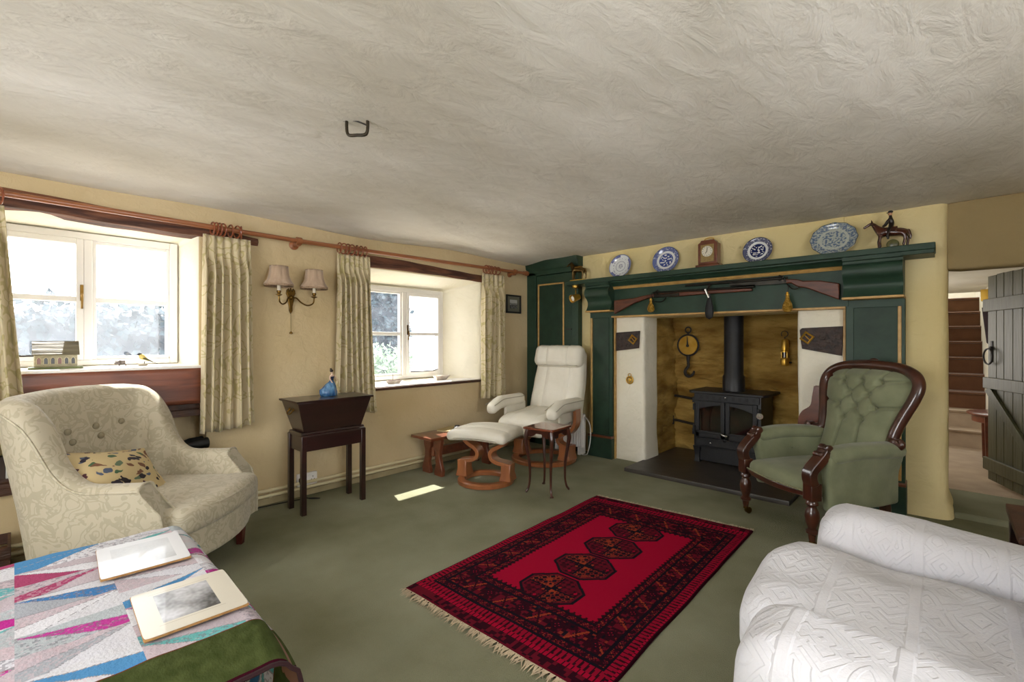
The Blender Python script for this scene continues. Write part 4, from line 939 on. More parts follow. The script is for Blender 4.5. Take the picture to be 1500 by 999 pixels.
for s in (-1, 1):
    def arml(p):
        x, y, z = p; q = ss(-.08, -.30, y)
        return (x, y + .02 * q, z * (1 - .12 * q) - .055 * q)
    b = MB(); b.rbox((s * .345, -.18, .585), (.115, .58, .125), .05, 16, arml); a = b.build('armrest', LEATHERW, t)
    for e in (-1, 1):
        b = MB(); b.tube([(s * .345 + e * .058, lerp(-.44, .09, k / 14), .62 - .055 * ss(-.08, -.30, lerp(-.44, .09, k / 14) + .18)) for k in range(15)], .004, 6); b.build('piping', PIP, a)
    b = MB(); b.rbox((s * .315, -.06, .49), (.03, .36, .15), .012, 6); b.build('arm_panel', LEATHERW, t)
    pth = spline([(s * .375, .545, 0), (s * .378, .46, 0), (s * .365, .38, 0), (s * .315, .315, 0), (s * .235, .285, 0), (s * .185, .245, 0), (s * .195, .195, 0), (s * .25, .172, 0), (s * .30, .165, 0)], 5)
    b = MB(); b.ribbon([(p.x, p.y) for p in pth], .034, -.05, .05, 'y'); b.build('arm_bracket', CHERRY, t, bev=.005)
    b = MB(); b.loft([[(s * .27 + dx * w_, dy * d_, z) for dx, dy in ((-1, -1), (1, -1), (1, 1), (-1, 1))] for z, w_, d_ in ((.04, .07, .085), (.10, .055, .075), (.185, .06, .07))]); b.build('foot_block', CHERRY, t, bev=.008)
def ring(t, R, w_=.085, h=.042):
    b = MB(); rr = [2 * PI * k / 48 for k in range(48)]
    sec = [(R - w_ / 2, .004), (R + w_ / 2, .004), (R + w_ / 2, h - .01), (R + w_ / 2 - .012, h), (R - w_ / 2 + .012, h), (R - w_ / 2, h - .01)]
    rings = [[(r * math.cos(a), r * math.sin(a), z) for r, z in sec] for a in rr]; rings.append(rings[0]); b.loft(rings, True, False); b.build('base_ring', CHERRY, t, ang=30)
ring(t, .285)
b = MB(); b.box((-.20, -.10, .25), (.20, .12, .285)); b.lathe([(.035, .27), (.035, .34), (.06, .345)], n=14); b.build('mechanism', BLACKI, t)
t = thing('footstool', 'cream leather footstool on an S shaped cherry wood base before the recliner', 'footstool', (-2.855, 2.745, 0), math.radians(20))
def footl(p):
    x, y, z = p
    return (x, y, z - .28 * x * x - .10 * y * y + (groove(y, (-.075, .075)) if z > 0 else 0))
b = MB(); b.rbox((0, 0, .432), (.54, .45, .085), .042, 26, footl, (0, 0, .012)); c_ = b.build('cushion', LEATHERW, t)
b = MB(); b.tube([(x, y, .410 - .28 * x * x - .10 * y * y) for x, y in [(.262 * max(-1, min(1, 1.25 * math.cos(a))), .222 * max(-1, min(1, 1.25 * math.sin(a)))) for a in [2 * PI * k / 44 for k in range(44)]]], .005, 6, closed=True); b.build('piping', PIP, c_)
ring(t, .205, .07)
for s in (-1, 1):
    pth = spline([(s * .195, .40, 0), (s * .19, .365, 0), (s * .155, .325, 0), (s * .085, .285, 0), (s * .06, .245, 0), (s * .075, .205, 0), (s * .12, .182, 0), (s * .19, .172, 0), (s * .225, .165, 0)], 5)
    b = MB(); b.ribbon([(p.x, p.y) for p in pth], .034, -.055, .055, 'y'); b.build('leg', CHERRY, t, bev=.005)
    b = MB(); b.loft([[(s * .205 + dx * w_, dy * d_, z) for dx, dy in ((-1, -1), (1, -1), (1, 1), (-1, 1))] for z, w_, d_ in ((.038, .055, .07), (.10, .042, .06), (.18, .045, .056))]); b.build('foot_block', CHERRY, t, bev=.008)

# ------------------------------------------------------------------ curtains on the long wooden pole
PX, PZ = -3.535, 1.962
t = thing('curtain_pole', 'long varnished wooden curtain pole running along the whole window wall', 'curtain pole', (PX, 0, PZ))
b = MB(); b.tube([(0, -1.6, -.012), (0, 0, -.004), (0, 1.45, -.012), (0, 2.6, 0), (0, 4.0, .022)], .0165, 14); b.build('pole', POLEW, t)
b = MB(); b.lathe([(.0165, 3.99), (.022, 3.995), (.022, 4.005), (.014, 4.012), (.024, 4.03), (.03, 4.05), (.026, 4.075), (.012, 4.088), (0, 4.09)], (0, 0, .022), 18, 'y'); b.build('finial', POLEW, t)
for y, dz in ((1.455, -.012), (3.86, .02), (-.55, -.006)):
    b = MB(); b.lathe([(.035, -.095), (.035, -.083), (.016, -.075), (.014, -.03), (.02, -.02), (.02, 0)], (0, y, dz - .02), 16, 'x'); b.lathe([(.0165, -.02), (.028, -.018), (.028, .018), (.0165, .02)], (0, y, dz), 16, 'y'); b.build('bracket', POLEW, t)
RINGW = pm('wooden curtain ring', '#7A3A20', '#8E4A2A', 10, rough=.35, coat=.3)
ORD = ['first', 'second', 'third', 'fourth', 'fifth', 'sixth', 'seventh', 'eighth', 'ninth']
def ring_(y, tilt_, label, group):
    b = MB(); b.tube([(.041 * math.cos(a), 0, .041 * math.sin(a)) for a in [2 * PI * k / 24 for k in range(24)]], .0048, 8, closed=True)
    o = tag(b.build('curtain_ring', RINGW), label, 'curtain ring', group); o.location = (PX, y, 1.945 + (0 if y < 2.5 else .014)); o.rotation_euler = (0, 0, tilt_)
def rings(ys, where, group):
    for k, y in enumerate(ys): ring_(y, random.uniform(-.25, .25), '%s wooden curtain ring from the left above the %s' % (ORD[k], where), group)
random.seed(5)
def curtain(name, yt0, yt1, yb0, yb1, zt, zb, n, label, seed, lean=0):
    t = thing(name, label, 'curtain', (-3.553, 0, 0), group='cream leaf patterned curtains')
    b = MB(); rnd = random.Random(seed); ph = [rnd.uniform(-.5, .5) for _ in range(n + 3)]; hem = [rnd.uniform(-.016, .016) for _ in range(n + 3)]
    def fn(u, v):
        z = lerp(zb + lean * (u - .5), zt, v); q = ss(.93, .80, v); w_ = q * .87 + .13
        s_ = u + q * .018 * math.sin(6.3 * u + seed) * (1 - v)
        y = lerp(lerp(yb0, yb1, s_), lerp(yt0, yt1, s_), v ** .7)
        k = u * n; i = int(k); amp = .052 * w_ * (1 + .35 * ph[min(i, n + 2)])
        x = amp * math.sin(2 * PI * k + .6 * q * ph[min(i, n + 2)] * (1 - v)) + .008 * q * math.sin(9 * u + 4 * v + seed)
        y += .010 * q * math.sin(4 * PI * k) * (1 if n > 4 else .6)
        return (x, y, z + (hem[min(i, n + 2)] if v == 0 else 0))
    b.grid(fn, n * 18, 34); c = b.build('cloth', CURTM, t, solid=.004, norm=False, ang=180)
    b = MB(); b.grid(lambda u, v: (fn(u, lerp(.90, .905, v))[0] * 1.0 + .004, fn(u, .9)[1], lerp(.93, .935, v) * (zt - zb) + zb), n * 12, 1); b.build('pleat_stitching', CURTM, t, solid=.002, norm=False, ang=180)
    return t
curtain('curtain', .845, 1.13, .815, 1.15, 1.905, .605, 6, 'cream leaf patterned curtain hanging between the larger window and the wall lamp', 2, .02)
rings([.895, .915, .935, .955, 1.0, 1.04, 1.065], 'curtain left of the wall lamp', 'wooden rings left of the wall lamp')
curtain('curtain', 1.765, 2.055, 1.745, 2.125, 1.91, .605, 7, 'cream leaf patterned curtain behind the blue lady figurine', 5)
rings([1.775, 1.81, 1.845, 1.88, 1.925, 1.96, 2.0], 'curtain right of the wall lamp', 'wooden rings right of the wall lamp')
curtain('curtain', 3.36, 3.70, 3.335, 3.73, 1.92, .592, 5, 'narrow cream leaf patterned curtain beside the small framed picture', 8)
rings([3.40, 3.44, 3.48, 3.53, 3.58], 'curtain next to the framed picture', 'wooden rings by the framed picture')
curtain('curtain', -.34, -.035, -.42, .085, 1.90, .60, 6, 'cream leaf patterned curtain at the far left edge of the picture', 11)
rings([-.045], 'curtain at the far left edge', 'wooden rings at the far left')

# ------------------------------------------------------------------ twin wall lamp
t = thing('wall_lamp', 'twin arm brass wall lamp with pleated fabric shades between the windows', 'wall lamp', (XW, 1.43, 0))
b = MB(); b.prism([(0, 1.405), (.012, 1.43), (.012, 1.46), (.02, 1.50), (.024, 1.54), (.034, 1.56), (.03, 1.585), (.016, 1.60), (.012, 1.575), (.004, 1.59), (0, 1.62), (-.004, 1.59), (-.012, 1.575), (-.016, 1.60), (-.03, 1.585), (-.034, 1.56), (-.024, 1.54), (-.02, 1.50), (-.012, 1.46), (-.012, 1.43)], .0, .018, 'x'); b.ell((.02, 0, 1.53), (.014, .016, .018), 6); b.build('back_plate', BRASSD, t, bev=.003)
SHADE = pm('dusty pink pleated silk', '#A58C74', '#B8A088', 30, (1, 1, .1), .85, sheen=.3); SHADE.node_tree.nodes['Principled BSDF'].inputs['Subsurface Weight'].default_value = .0
for s in (-1, 1):
    ey, ex = s * .128, .125
    b = MB(); b.tube(spline([(.02, s * .01, 1.525), (.04, s * .03, 1.525), (.07, s * .055, 1.49), (.095, s * .09, 1.47), (.12, s * .122, 1.487), (ex, ey, 1.53)], 5), .0055, 8); a = b.build('arm', BRASSD, t)
    b = MB(); b.lathe([(.006, 1.525), (.022, 1.533), (.022, 1.537), (.009, 1.54), (.016, 1.558), (.014, 1.565)], (ex, ey, 0), 14); b.build('cup', BRASSD, a)
    b = MB(); b.lathe([(.0125, 1.56), (.0125, 1.63)], (ex, ey, 0), 12); b.build('candle_tube', pm('ivory candle tube', '#E4DAC6', rough=.4), a)
    b = MB(); n = 8
    prof = [(.094, 1.605), (.092, 1.615), (.074, 1.642), (.064, 1.675), (.060, 1.705), (.058, 1.738)]
    b.loft([[(ex + r * (1.0 if True else 1) * math.cos(2 * PI * q / 32) / max(.955, math.cos((2 * PI * q / 32) % (PI / 4) - PI / 8) ** -1 * .955), ey + r * math.sin(2 * PI * q / 32) / max(.955, math.cos((2 * PI * q / 32) % (PI / 4) - PI / 8) ** -1 * .955), z) for q in range(32)] for r, z in prof], True, False)
    sh = b.build('lamp_shade', SHADE, t, solid=.002, ang=20)
    for r, z, hgt in ((.095, 1.593, .016), (.059, 1.735, .006)):
        b = MB(); b.lathe([(r, z), (r + .001, z + hgt)], (ex, ey, 0), 32, cap=False); b.build('fringe' if hgt > .01 else 'braid', pm('beige fringe', '#8C745C', '#A68D74', 200, (1, 1, .1), .9), sh, solid=.003)
b = MB(); b.tube([(.012, 0, 1.41), (.012, .002, 1.27)], .0025, 5); c_ = b.build('pull_cord', pm('beige cord', '#8C7C58', rough=.9), t)
b = MB(); b.lathe([(.003, 1.272), (.012, 1.264), (.013, 1.256), (.004, 1.252)], (.012, .002, 0), 10); b.build('pull_knob', BRASSD, c_)

# ------------------------------------------------------------------ small picture by the cupboard
t = thing('framed_picture', 'small dark framed grey landscape print on the wall beside the green cupboard', 'picture', (XW, 3.925, 1.625))
b = MB()
for a, c in (((.0, -.125, -.105), (.018, -.103, .105)), ((.0, .103, -.105), (.018, .125, .105)), ((.0, -.125, .085), (.018, .125, .105)), ((.0, -.125, -.105), (.018, .125, -.085))): b.box(a, c)
b.build('frame', pm('black frame', '#1B1A17', '#26241F', rough=.4), t, bev=.003)
b = MB(); b.box((.002, -.11, -.09), (.006, .11, .09)); b.build('mount', pm('grey mount', '#6E6C5C', rough=.8), t)
PRT = vcmat('engraving print', .6)
b = MB(); b.grid(lambda u, v: (.0075, lerp(-.062, .062, u), lerp(-.05, .05, v)), 40, 32, lambda u, v: (lambda g: (g, g, g * .92))(.45 if v > .62 + .06 * nz(u * 4, 3) else max(.03, .22 + .25 * nz(u * 9, v * 9, 8) - (.12 if v < .45 else 0)))); b.build('print', PRT, t, norm=False)

# ------------------------------------------------------------------ socket, pipes
t = thing('wall_socket', 'white double socket low on the wall behind the workbox stand', 'socket', (XW, 1.55, .13))
b = MB(); b.rbox((.012, 0, 0), (.026, .155, .095), .006, 5); b.build('plate', WHITEG, t)
for s in (-1, 1):
    for (y, z) in ((0, .014), (-.011, -.008), (.011, -.008)):
        b = MB(); b.box((.0245, s * .042 + y - .003, z - .004), (.0262, s * .042 + y + .003, z + .004)); b.build('hole', BLACKM, t)
    b = MB(); b.box((.0245, s * .018 - .006, .018), (.029, s * .018 + .006, .034)); b.build('switch', WHITEG, t, bev=.001)
b = MB(); b.rbox((.042, -.045, -.004), (.034, .05, .05), .01, 5); b.build('plug', BLACKM, t)
b = MB(); b.tube(spline([(-3.555, 1.505, .11), (-3.545, 1.49, .04), (-3.5, 1.52, .010), (-3.46, 1.58, .008), (-3.53, 1.50, .008), (-3.575, 1.2, .008), (-3.57, .98, .008), (-3.45, .7, .008)], 8), .004, 6); tag(b.build('power_cable', BLACKM), 'thin black power cable running along the skirting from the double socket', 'cable')
PIPE = pm('cream painted pipe', '#D6CAA4', rough=.4)
for z, nm in ((.112, 'upper'), (.074, 'lower')):
    t = thing('heating_pipe', nm + ' of the two cream heating pipes along the window wall skirting', 'pipe', (0, 0, 0), group='cream heating pipes')
    b = MB(); b.tube([(XW + .036, y, z - .006 * (y - 1) / 3) for y in (-1.78, 0, 1.2, 2.4, 3.3, 4.12)], .0125, 10); b.build('tube', PIPE, t)
    for y in (.35, 1.28, 2.35, 3.3):
        b = MB(); b.box((XW + .012, y - .008, z - .02), (XW + .03, y + .008, z + .012)); b.build('clip', PIPE, t)

# ------------------------------------------------------------------ workbox on stand with figurine
t = thing('workbox_stand', 'dark mahogany flared workbox on a four legged stand against the window wall', 'workbox', (-3.322, 1.577, 0))
for sx in (-1, 1):
    for sy in (-1, 1):
        b = MB(); b.box((sx * .105 - .017, sy * .222 - .017, 0), (sx * .105 + .017, sy * .222 + .017, .545)); b.build('leg', MAHOG, t, bev=.002)
b = MB(); b.box((-.115, -.23, .435), (.115, .23, .535)); b.build('apron', MAHOG, t, bev=.002)
b = MB(); b.prism([(-.125, .535), (.125, .535), (.12, .548), (.108, .552), (.10, .566), (-.10, .566), (-.108, .552), (-.12, .548)], -.235, .235, 'y'); b.build('moulding', MAHOG, t, bev=.003)
b = MB(); b.loft([[(sx * wx, sy * wy, z) for sx, sy in ((-1, -1), (1, -1), (1, 1), (-1, 1))] for z, wx, wy in ((.566, .098, .215), (.775, .142, .272))]); bx_ = b.build('box', MAHOG, t, bev=.003)
b = MB(); b.rbox((0, 0, .783), (.31, .575, .017), .005, 4); b.build('lid', MAHOG, t)
for sy in (-1, 1):
    b = MB(); b.tube(spline([(-.03, sy * .262, .72), (-.03, sy * .278, .70), (0, sy * .28, .69), (.03, sy * .278, .70), (.03, sy * .262, .72)], 4), .005, 8)
    for x in (-.03, .03): b.ell((x, sy * .26, .722), (.011, .008, .011), 6)
    b.build('handle', BRASSD, bx_)
t = thing('lady_figurine', 'china figurine of a lady in a wide blue gown standing on the workbox', 'figurine', (-3.367, 1.63, .7915), math.radians(20))
CHINA = pm('china skin glaze', '#E0C2AC', rough=.25, coat=.5)
BLUEG = pm('blue gown glaze', '#1A4A80', '#6FA0C8', 22, (1, 1, .25), .25, coat=.6, dist=1)
b = MB(); N_ = 40
rg = []
for z, r, oy in ((.0, .052, -.022), (.004, .058, -.024), (.03, .057, -.024), (.06, .047, -.018), (.085, .033, -.009), (.105, .018, -.002), (.118, .0135, 0)):
    rg.append([((r * .82 * (1 + .09 * math.sin(9 * a + z * 30))) * math.cos(a), oy + r * (1 + .09 * math.sin(9 * a + z * 30)) * (1 + (.35 if math.sin(a) < 0 and z < .09 else 0) * (1 if z > .002 else .9)) * math.sin(a), z + (.018 * max(0, -math.sin(a)) if z < .05 and z > 0 else 0)) for a in [2 * PI * q / N_ for q in range(N_)]])
b.loft(rg); b.build('gown', BLUEG, t, ang=80)
skin('figure', [(0, 0, .112, .011), (0, 0, .135, .014), (0, 0, .148, .013), (0, 0, .158, .006), (0, .001, .166, .006), (0, -.001, .178, .011), (.002, -.02, .147, .006), (.012, -.032, .126, .005), (.018, -.022, .105, .004), (.022, -.014, .095, .004), (.002, .02, .147, .006), (.006, .034, .128, .005), (.01, .044, .11, .004), (.012, .05, .10, .004)],
     [(0, 1), (1, 2), (2, 3), (3, 4), (4, 5), (2, 6), (6, 7), (7, 8), (8, 9), (2, 10), (10, 11), (11, 12), (12, 13)], CHINA, t, 2)
b = MB(); b.lathe([(.0135, .112), (.013, .120), (.0165, .136), (.0155, .142)], n=18); b.build('bodice', pm('dark blue bodice', '#0E1C38', rough=.25), t)
b = MB(); b.ell((-.003, 0, .184), (.0125, .0125, .012), 8); b.ell((-.009, 0, .197), (.008, .008, .007), 6); b.build('hair', pm('dark hair glaze', '#20140E', rough=.3), t)

# ------------------------------------------------------------------ bench, tripod table, heater
t = thing('oak_bench', 'low red brown wooden bench against the wall left of the footstool', 'bench', (-3.365, 2.87, 0))
b = MB(); b.rbox((0, 0, .345), (.30, .86, .028), .006, 5); b.build('seat', SMALLW, t)
for s in (-1, 1):
    y = s * .29
    for sx in (-1, 1):
        o_ = [(.02, .331), (.02, .25), (.045, .20), (.04, .15), (.055, .10), (.03, .03), (.035, 0), (.14, 0), (.145, .05), (.125, .10), (.105, .16), (.105, .21), (.12, .26), (.13, .331)]
        b = MB(); b.prism([(sx * x, z) for x, z in o_][::sx], y - .018, y + .018, 'y'); b.build('leg', SMALLW, t, bev=.004)
b = MB(); b.box((-.02, -.30, .16), (.02, .30, .24)); b.build('stretcher', SMALLW, t, bev=.003)
t = thing('notebook', 'pale notebook lying on the low wooden bench', 'notebook', (-3.40, 2.80, .3592), .3)
b = MB(); b.rbox((0, 0, .006), (.15, .21, .012), .003, 4); b.build('pages', pm('pale card', '#CDBE93', rough=.8), t)
b = MB(); b.rbox((0, 0, .0135), (.155, .215, .003), .001, 3); b.build('cover', pm('beige cover', '#B5A273', rough=.6), t)
t = thing('remote_control', 'small black handset lying on the notebook on the bench', 'remote', (-3.37, 2.86, .3745), .8)
b = MB(); b.rbox((0, 0, .010), (.045, .14, .018), .007, 6); b.build('body', BLACKM, t)
for k in range(3):
    b = MB(); b.ell((0, -.04 + .03 * k, .019), (.01, .007, .003), 5); b.build('key', pm('grey key', '#5A5A5C', rough=.5), t)
t = thing('cabriole_table', 'small polished brown occasional table with slim cabriole legs before the recliner', 'table', (-2.315, 2.91, 0), math.radians(6))
def topf(p): return (p[0] * (1 + .04 * math.cos(p[1] * 11)), p[1] * (1 + .04 * math.cos(p[0] * 11)), p[2])
b = MB(); b.rbox((0, 0, .512), (.275, .30, .018), .007, 10, topf); b.build('top', pm('polished table top', '#5E2C1C', '#7A3D28', 8, (1, 4, 1), .16, coat=.7), t)
b = MB()
for s in (-1, 1):
    pr = [(-.11, .503), (.11, .503), (.11, .46), (.08, .445), (.05, .455), (.025, .475), (-.025, .475), (-.05, .455), (-.08, .445), (-.11, .46)]
    b.prism(pr, s * .125 - .007, s * .125 + .007, 'y'); b.prism([(y * 1.05, z) for y, z in pr], s * .112 - .007, s * .112 + .007, 'x')
b.build('apron', CARVED, t)
for sx in (-1, 1):
    for sy in (-1, 1):
        d = V((sx, sy, 0)).normalized()
        b = MB(); q = spline([(.0, 0, .50), (.010, 0, .46), (.016, 0, .42), (.006, 0, .34), (-.010, 0, .22), (-.012, 0, .10), (-.002, 0, .035), (.012, 0, .008), (.016, 0, .0)], 4)
        rr = [lerp(.021, .009, ss(0, .7, i / (len(q) - 1))) + (.006 * ss(.88, 1, i / (len(q) - 1))) for i in range(len(q))]
        b.tube([(sx * .108 + d.x * p.x * 1.2, sy * .118 + d.y * p.x * 1.2, max(p.z, .004)) for p in q], rr, 10); b.build('leg', CARVED, t)
t = thing('panel_heater', 'white ribbed electric heater standing behind the recliner', 'heater', (-2.955, 4.105, 0))
b = MB()
b.rbox((0, .0, .25), (.38, .05, .36), .012, 5); hb = b.build('panel', WHITEG, t)
for k in range(13):
    b = MB(); x = -.17 + k * .0283; b.rbox((x, -.03, .25), (.016, .02, .34), .006, 4); b.build('rib', WHITEG, hb)
for s in (-1, 1):
    b = MB(); b.box((s * .15 - .015, -.055, .0), (s * .15 + .015, .055, .08)); b.build('foot', WHITEG, t, bev=.003)
b = MB(); b.tube(spline([(.185, -.01, .38), (.21, -.02, .40), (.28, -.04, .33), (.295, -.05, .2), (.27, -.05, .07), (.23, -.04, .012), (.12, -.03, .010)], 7), .005, 7); b.build('cord', WHITEG, t)

# ------------------------------------------------------------------ shelf and niche under the big window
t = thing('window_shelf', 'dark oak shelf below the red brown board under the larger window', 'shelf', (-3.66, .13, 0))
b = MB(); b.rbox((-.065, .02, .765), (.17, 1.40, .04), .006, 4); b.build('board', DKWOOD, t)
b = MB(); b.box((.015, -.68, .705), (.04, .72, .748)); b.build('edge_board', DKWOOD, t, bev=.003)
t = thing('niche_shelf', 'thick dark plank shelf carrying books at the far left of the window wall', 'shelf', (-3.66, .13, 0))
b = MB(); b.rbox((-.11, 0, .463), (.34, 1.46, .03), .006, 4); b.build('board', DKWOOD, t)
b = MB(); b.box((.03, -.72, .385), (.055, .72, .452)); b.build('edge_board', DKWOOD, t, bev=.003)
t = thing('folder', 'flat beige folder on the shelf under the red brown window board', 'folder', (-3.66, .60, .7862), .04)
b = MB(); b.rbox((0, 0, .006), (.10, .30, .012), .003, 4); b.build('sheets', pm('old paper', '#B79A66', rough=.8), t)
b = MB(); b.rbox((0, 0, .0135), (.104, .305, .003), .001, 3); b.build('cover', pm('beige card', '#A88A5A', rough=.7), t)
cols = ['#26303A', '#8F8878', '#8A7B3A', '#3A2A22', '#C6C6BE', '#4A2430', '#2A3A2C', '#A89A84']; y = -.13; random.seed(11); BKN = ['navy', 'grey', 'olive', 'brown', 'white', 'maroon', 'green', 'beige']
for k in range(13):
    w_ = random.uniform(.016, .030); hgt = random.uniform(.10, .132); c_ = k % 8
    if y + w_ > .05: break
    t = thing('book', '%s spined book standing %s from the right on the plank shelf at the far left' % (BKN[c_], '#'), 'book', (-3.67, y + w_ / 2, .4785), group='books on the plank shelf')
    t['seq'] = k
    b = MB(); b.box((-.085, -w_ / 2 + .002, .002), (.072, w_ / 2 - .002, hgt - .004)); b.build('pages', pm('book pages', '#C9BFA4', rough=.9) if k == 0 else bpy.data.materials['book pages'], t)
    b = MB(); b.box((-.088, -w_ / 2, 0), (.076, -w_ / 2 + .002, hgt)); b.box((-.088, w_ / 2 - .002, 0), (.076, w_ / 2, hgt)); b.box((.074, -w_ / 2, 0), (.077, w_ / 2, hgt)); b.build('cover', pm('book cloth %d' % c_, cols[c_], rough=.6) if not bpy.data.materials.get('book cloth %d' % c_) else bpy.data.materials['book cloth %d' % c_], t)
    y += w_ + .002
bks = [o for o in C.objects if o.get('seq') is not None]
for i, o in enumerate(bks[::-1]):
    o['label'] = o['label'].replace('#', ORD[i] if i < 9 else '%dth' % (i + 1)); del o['seq']
t = thing('video_player', 'grey slim player box on the plank shelf behind the damask armchair', 'player', (-3.72, .545, .4785))
b = MB(); b.rbox((0, 0, .042), (.26, .30, .062), .006, 4); b.build('case', pm('grey case', '#8A8578', '#979283', rough=.5), t)
b = MB(); b.box((.1302, -.13, .02), (.133, .13, .04)); b.build('front_panel', BLACKM, t)
for sx in (-1, 1):
    for sy in (-1, 1):
        b = MB(); b.lathe([(.012, 0), (.012, .012)], (sx * .10, sy * .13, 0), 10); b.build('foot', BLACKM, t)
t = thing('binoculars', 'black binoculars lying on the plank shelf right of the player box', 'binoculars', (-3.66, .80, .4785), .15)
for s in (-1, 1):
    b = MB(); b.lathe([(.018, -.09), (.02, -.06), (.02, -.03), (.032, .01), (.034, .07), (.036, .075), (.036, .085)], (s * .04, 0, .037), 16, 'y'); b.build('barrel', BLACKM, t)
b = MB(); b.box((-.04, -.02, .03), (.04, .03, .044)); b.tube([(0, -.03, .04), (0, .05, .04)], .012, 10); b.build('bridge', BLACKM, t)

t = thing('slatted_crate', 'dark slatted wooden crate on the floor below the books at the far left', 'crate', (-3.46, -.30, 0))
for sx in (-1, 1):
    for k in range(3):
        b = MB(); b.box((sx * .12 - .006, -.29, .012 + k * .065), (sx * .12 + .006, .29, .066 + k * .065)); b.build('side_slat', DKWOOD, t, bev=.002)
for sy in (-1, 1):
    for k in range(3):
        b = MB(); b.box((-.114, sy * .284 - .006, .012 + k * .065), (.114, sy * .284 + .006, .066 + k * .065)); b.build('end_slat', DKWOOD, t, bev=.002)
b = MB(); b.box((-.114, -.278, .0), (.114, .278, .012)); b.build('bottom', DKWOOD, t)

# ------------------------------------------------------------------ sill ornaments
STONE = pm('painted china stone', '#9C9478', '#B9B092', 30, (1, 1, 3), .5, bump=.3, bsc=60)
t = thing('cottage_ornament', 'china model of a stone chapel with slate roof on the larger window sill', 'ornament', (-3.74, .165, 1.042))
b = MB(); b.rbox((0, 0, .005), (.13, .225, .012), .005, 5); b.build('base', pm('green china base', '#6B7446', rough=.4), t)
b = MB(); b.prism([(-.04, .01), (.04, .01), (.04, .09), (0, .125), (-.04, .09)], -.088, .088, 'y'); wl = b.build('walls', STONE, t, bev=.002)
b = MB()
for s in (-1, 1):
    b.loft([[(0, y, .158), (0, y, .150), (s * .058, y, .078), (s * .062, y, .084)][::s] for y in (-.096, .096)])
b.build('roof', pm('banded china roof', '#4E4836', '#6E664E', 14, (1, .2, 6), .5, bump=.4), t)
for k in range(6):
    yy = -.07 + .028 * k
    b = MB(); b.prism([(yy - .008, .028), (yy + .008, .028), (yy + .008, .052), (yy + .005, .060), (yy, .063), (yy - .005, .060), (yy - .008, .052)], .040, .0415, 'x'); b.build('window', pm('dark window glaze', '#2C2A26' if k % 3 else '#7A4A3A', rough=.3), wl)
    b = MB(); b.tube([(.041, yy - .009, .026), (.041, yy - .009, .053), (.041, yy - .005, .063), (.041, yy, .066), (.041, yy + .005, .063), (.041, yy + .009, .053), (.041, yy + .009, .026)], .0018, 5); b.build('arch', pm('cream arch', '#CFC5A6', rough=.5), wl)
PIG = pm('mottled grey clay', '#4A4038', '#6B6058', 30, rough=.5)
t = thing('pig_figure', 'tiny grey pig figure in the middle of the larger window sill', 'figurine', (-3.74, .46, 1.0415))
skin('body', [(0, 0, .026, .013, .013), (0, -.018, .025, .011), (0, .016, .026, .0125), (0, -.030, .022, .008), (0, -.039, .017, .0045), (-.007, -.014, .012, .004), (-.007, -.014, .002, .003), (.007, -.014, .012, .004), (.007, -.014, .002, .003), (-.007, .016, .013, .005), (-.007, .018, .002, .003), (.007, .016, .013, .005), (.007, .018, .002, .003)],
     [(0, 1), (0, 2), (1, 3), (3, 4), (1, 5), (5, 6), (1, 7), (7, 8), (2, 9), (9, 10), (2, 11), (11, 12)], PIG, t)
b = MB()
for s in (-1, 1): b.prism([(-.031, .029), (-.026, .031), (-.034, .038)], s * .006 - .0015, s * .006 + .0015, 'x')
b.build('ears', PIG, t)
t = thing('bird_figure', 'small yellow and black bird figure standing on the larger window sill', 'figurine', (-3.74, .565, 1.0415))
b = MB(); b.ell((0, -.004, .006), (.016, .026, .010), 8); b.build('rock_base', pm('pale rock base', '#A89E8C', rough=.5), t)
b = MB(); b.tube(spline([(0, -.022, .073), (0, -.014, .066), (0, -.004, .054), (0, .012, .042), (0, .026, .030)], 4), [.006, .010, .011, .0115, .013, .015, .016, .0165, .016, .0145, .0125, .011, .009, .007, .005, .004, .003][:17], 12); b.build('body', pm('yellow glaze', '#A89448', '#C2AE62', 30, rough=.35), t)
b = MB(); b.ell((0, -.019, .074), (.0105, .012, .010), 8); b.tube([(0, -.029, .074), (0, -.038, .071)], [.003, .0006], 6); b.build('head', BLACKM, t)
for s in (-1, 1):
    b = MB(); b.loft([[(s * .013, -.006, .058), (s * .016, -.006, .052), (s * .0145, -.006, .044)], [(s * .012, .018, .046), (s * .0135, .018, .041), (s * .012, .018, .034)], [(s * .004, .047, .026), (s * .005, .047, .024), (s * .004, .047, .021)]]); b.build('wing', pm('olive wing glaze', '#3A3A22', rough=.35), t)
    b = MB(); b.tube([(s * .005, .006, .03), (s * .005, .003, .012)], .0015, 5); b.build('leg', BLACKM, t)
b = MB(); b.box((-.005, .026, .026), (.005, .062, .029), M.Rotation(math.radians(-25), 4, 'X') @ M.Translation((0, .0, .012))); b.build('tail', BLACKM, t)
DISHM = pm('pale shell dish', '#D8CFC4', '#B8A89A', 20, rough=.35)
t = thing('model_boat', 'little pale model boat with a thin mast on the sill beside the recliner', 'model boat', (-3.76, 2.42, .8012))
b = MB(); b.loft([[(x * k, y * k2, z) for x, y in ((0, -.085), (.026, -.03), (.028, .03), (.016, .08), (-.016, .08), (-.028, .03), (-.026, -.03))] for z, k, k2 in ((0, .55, .75), (.02, .9, .95), (.03, 1, 1))]); b.build('hull', DISHM, t, ang=50)
b = MB(); b.tube([(0, -.01, .028), (0, -.01, .095)], .0018, 5); b.build('mast', BRASSD, t)
b = MB(); b.box((-.018, -.05, .030), (.018, .06, .033)); b.build('deck', SMALLW, t)
t = thing('shell_dish', 'pale scalloped dish on the sill nearest the narrow curtain', 'dish', (-3.78, 3.0, .8012))
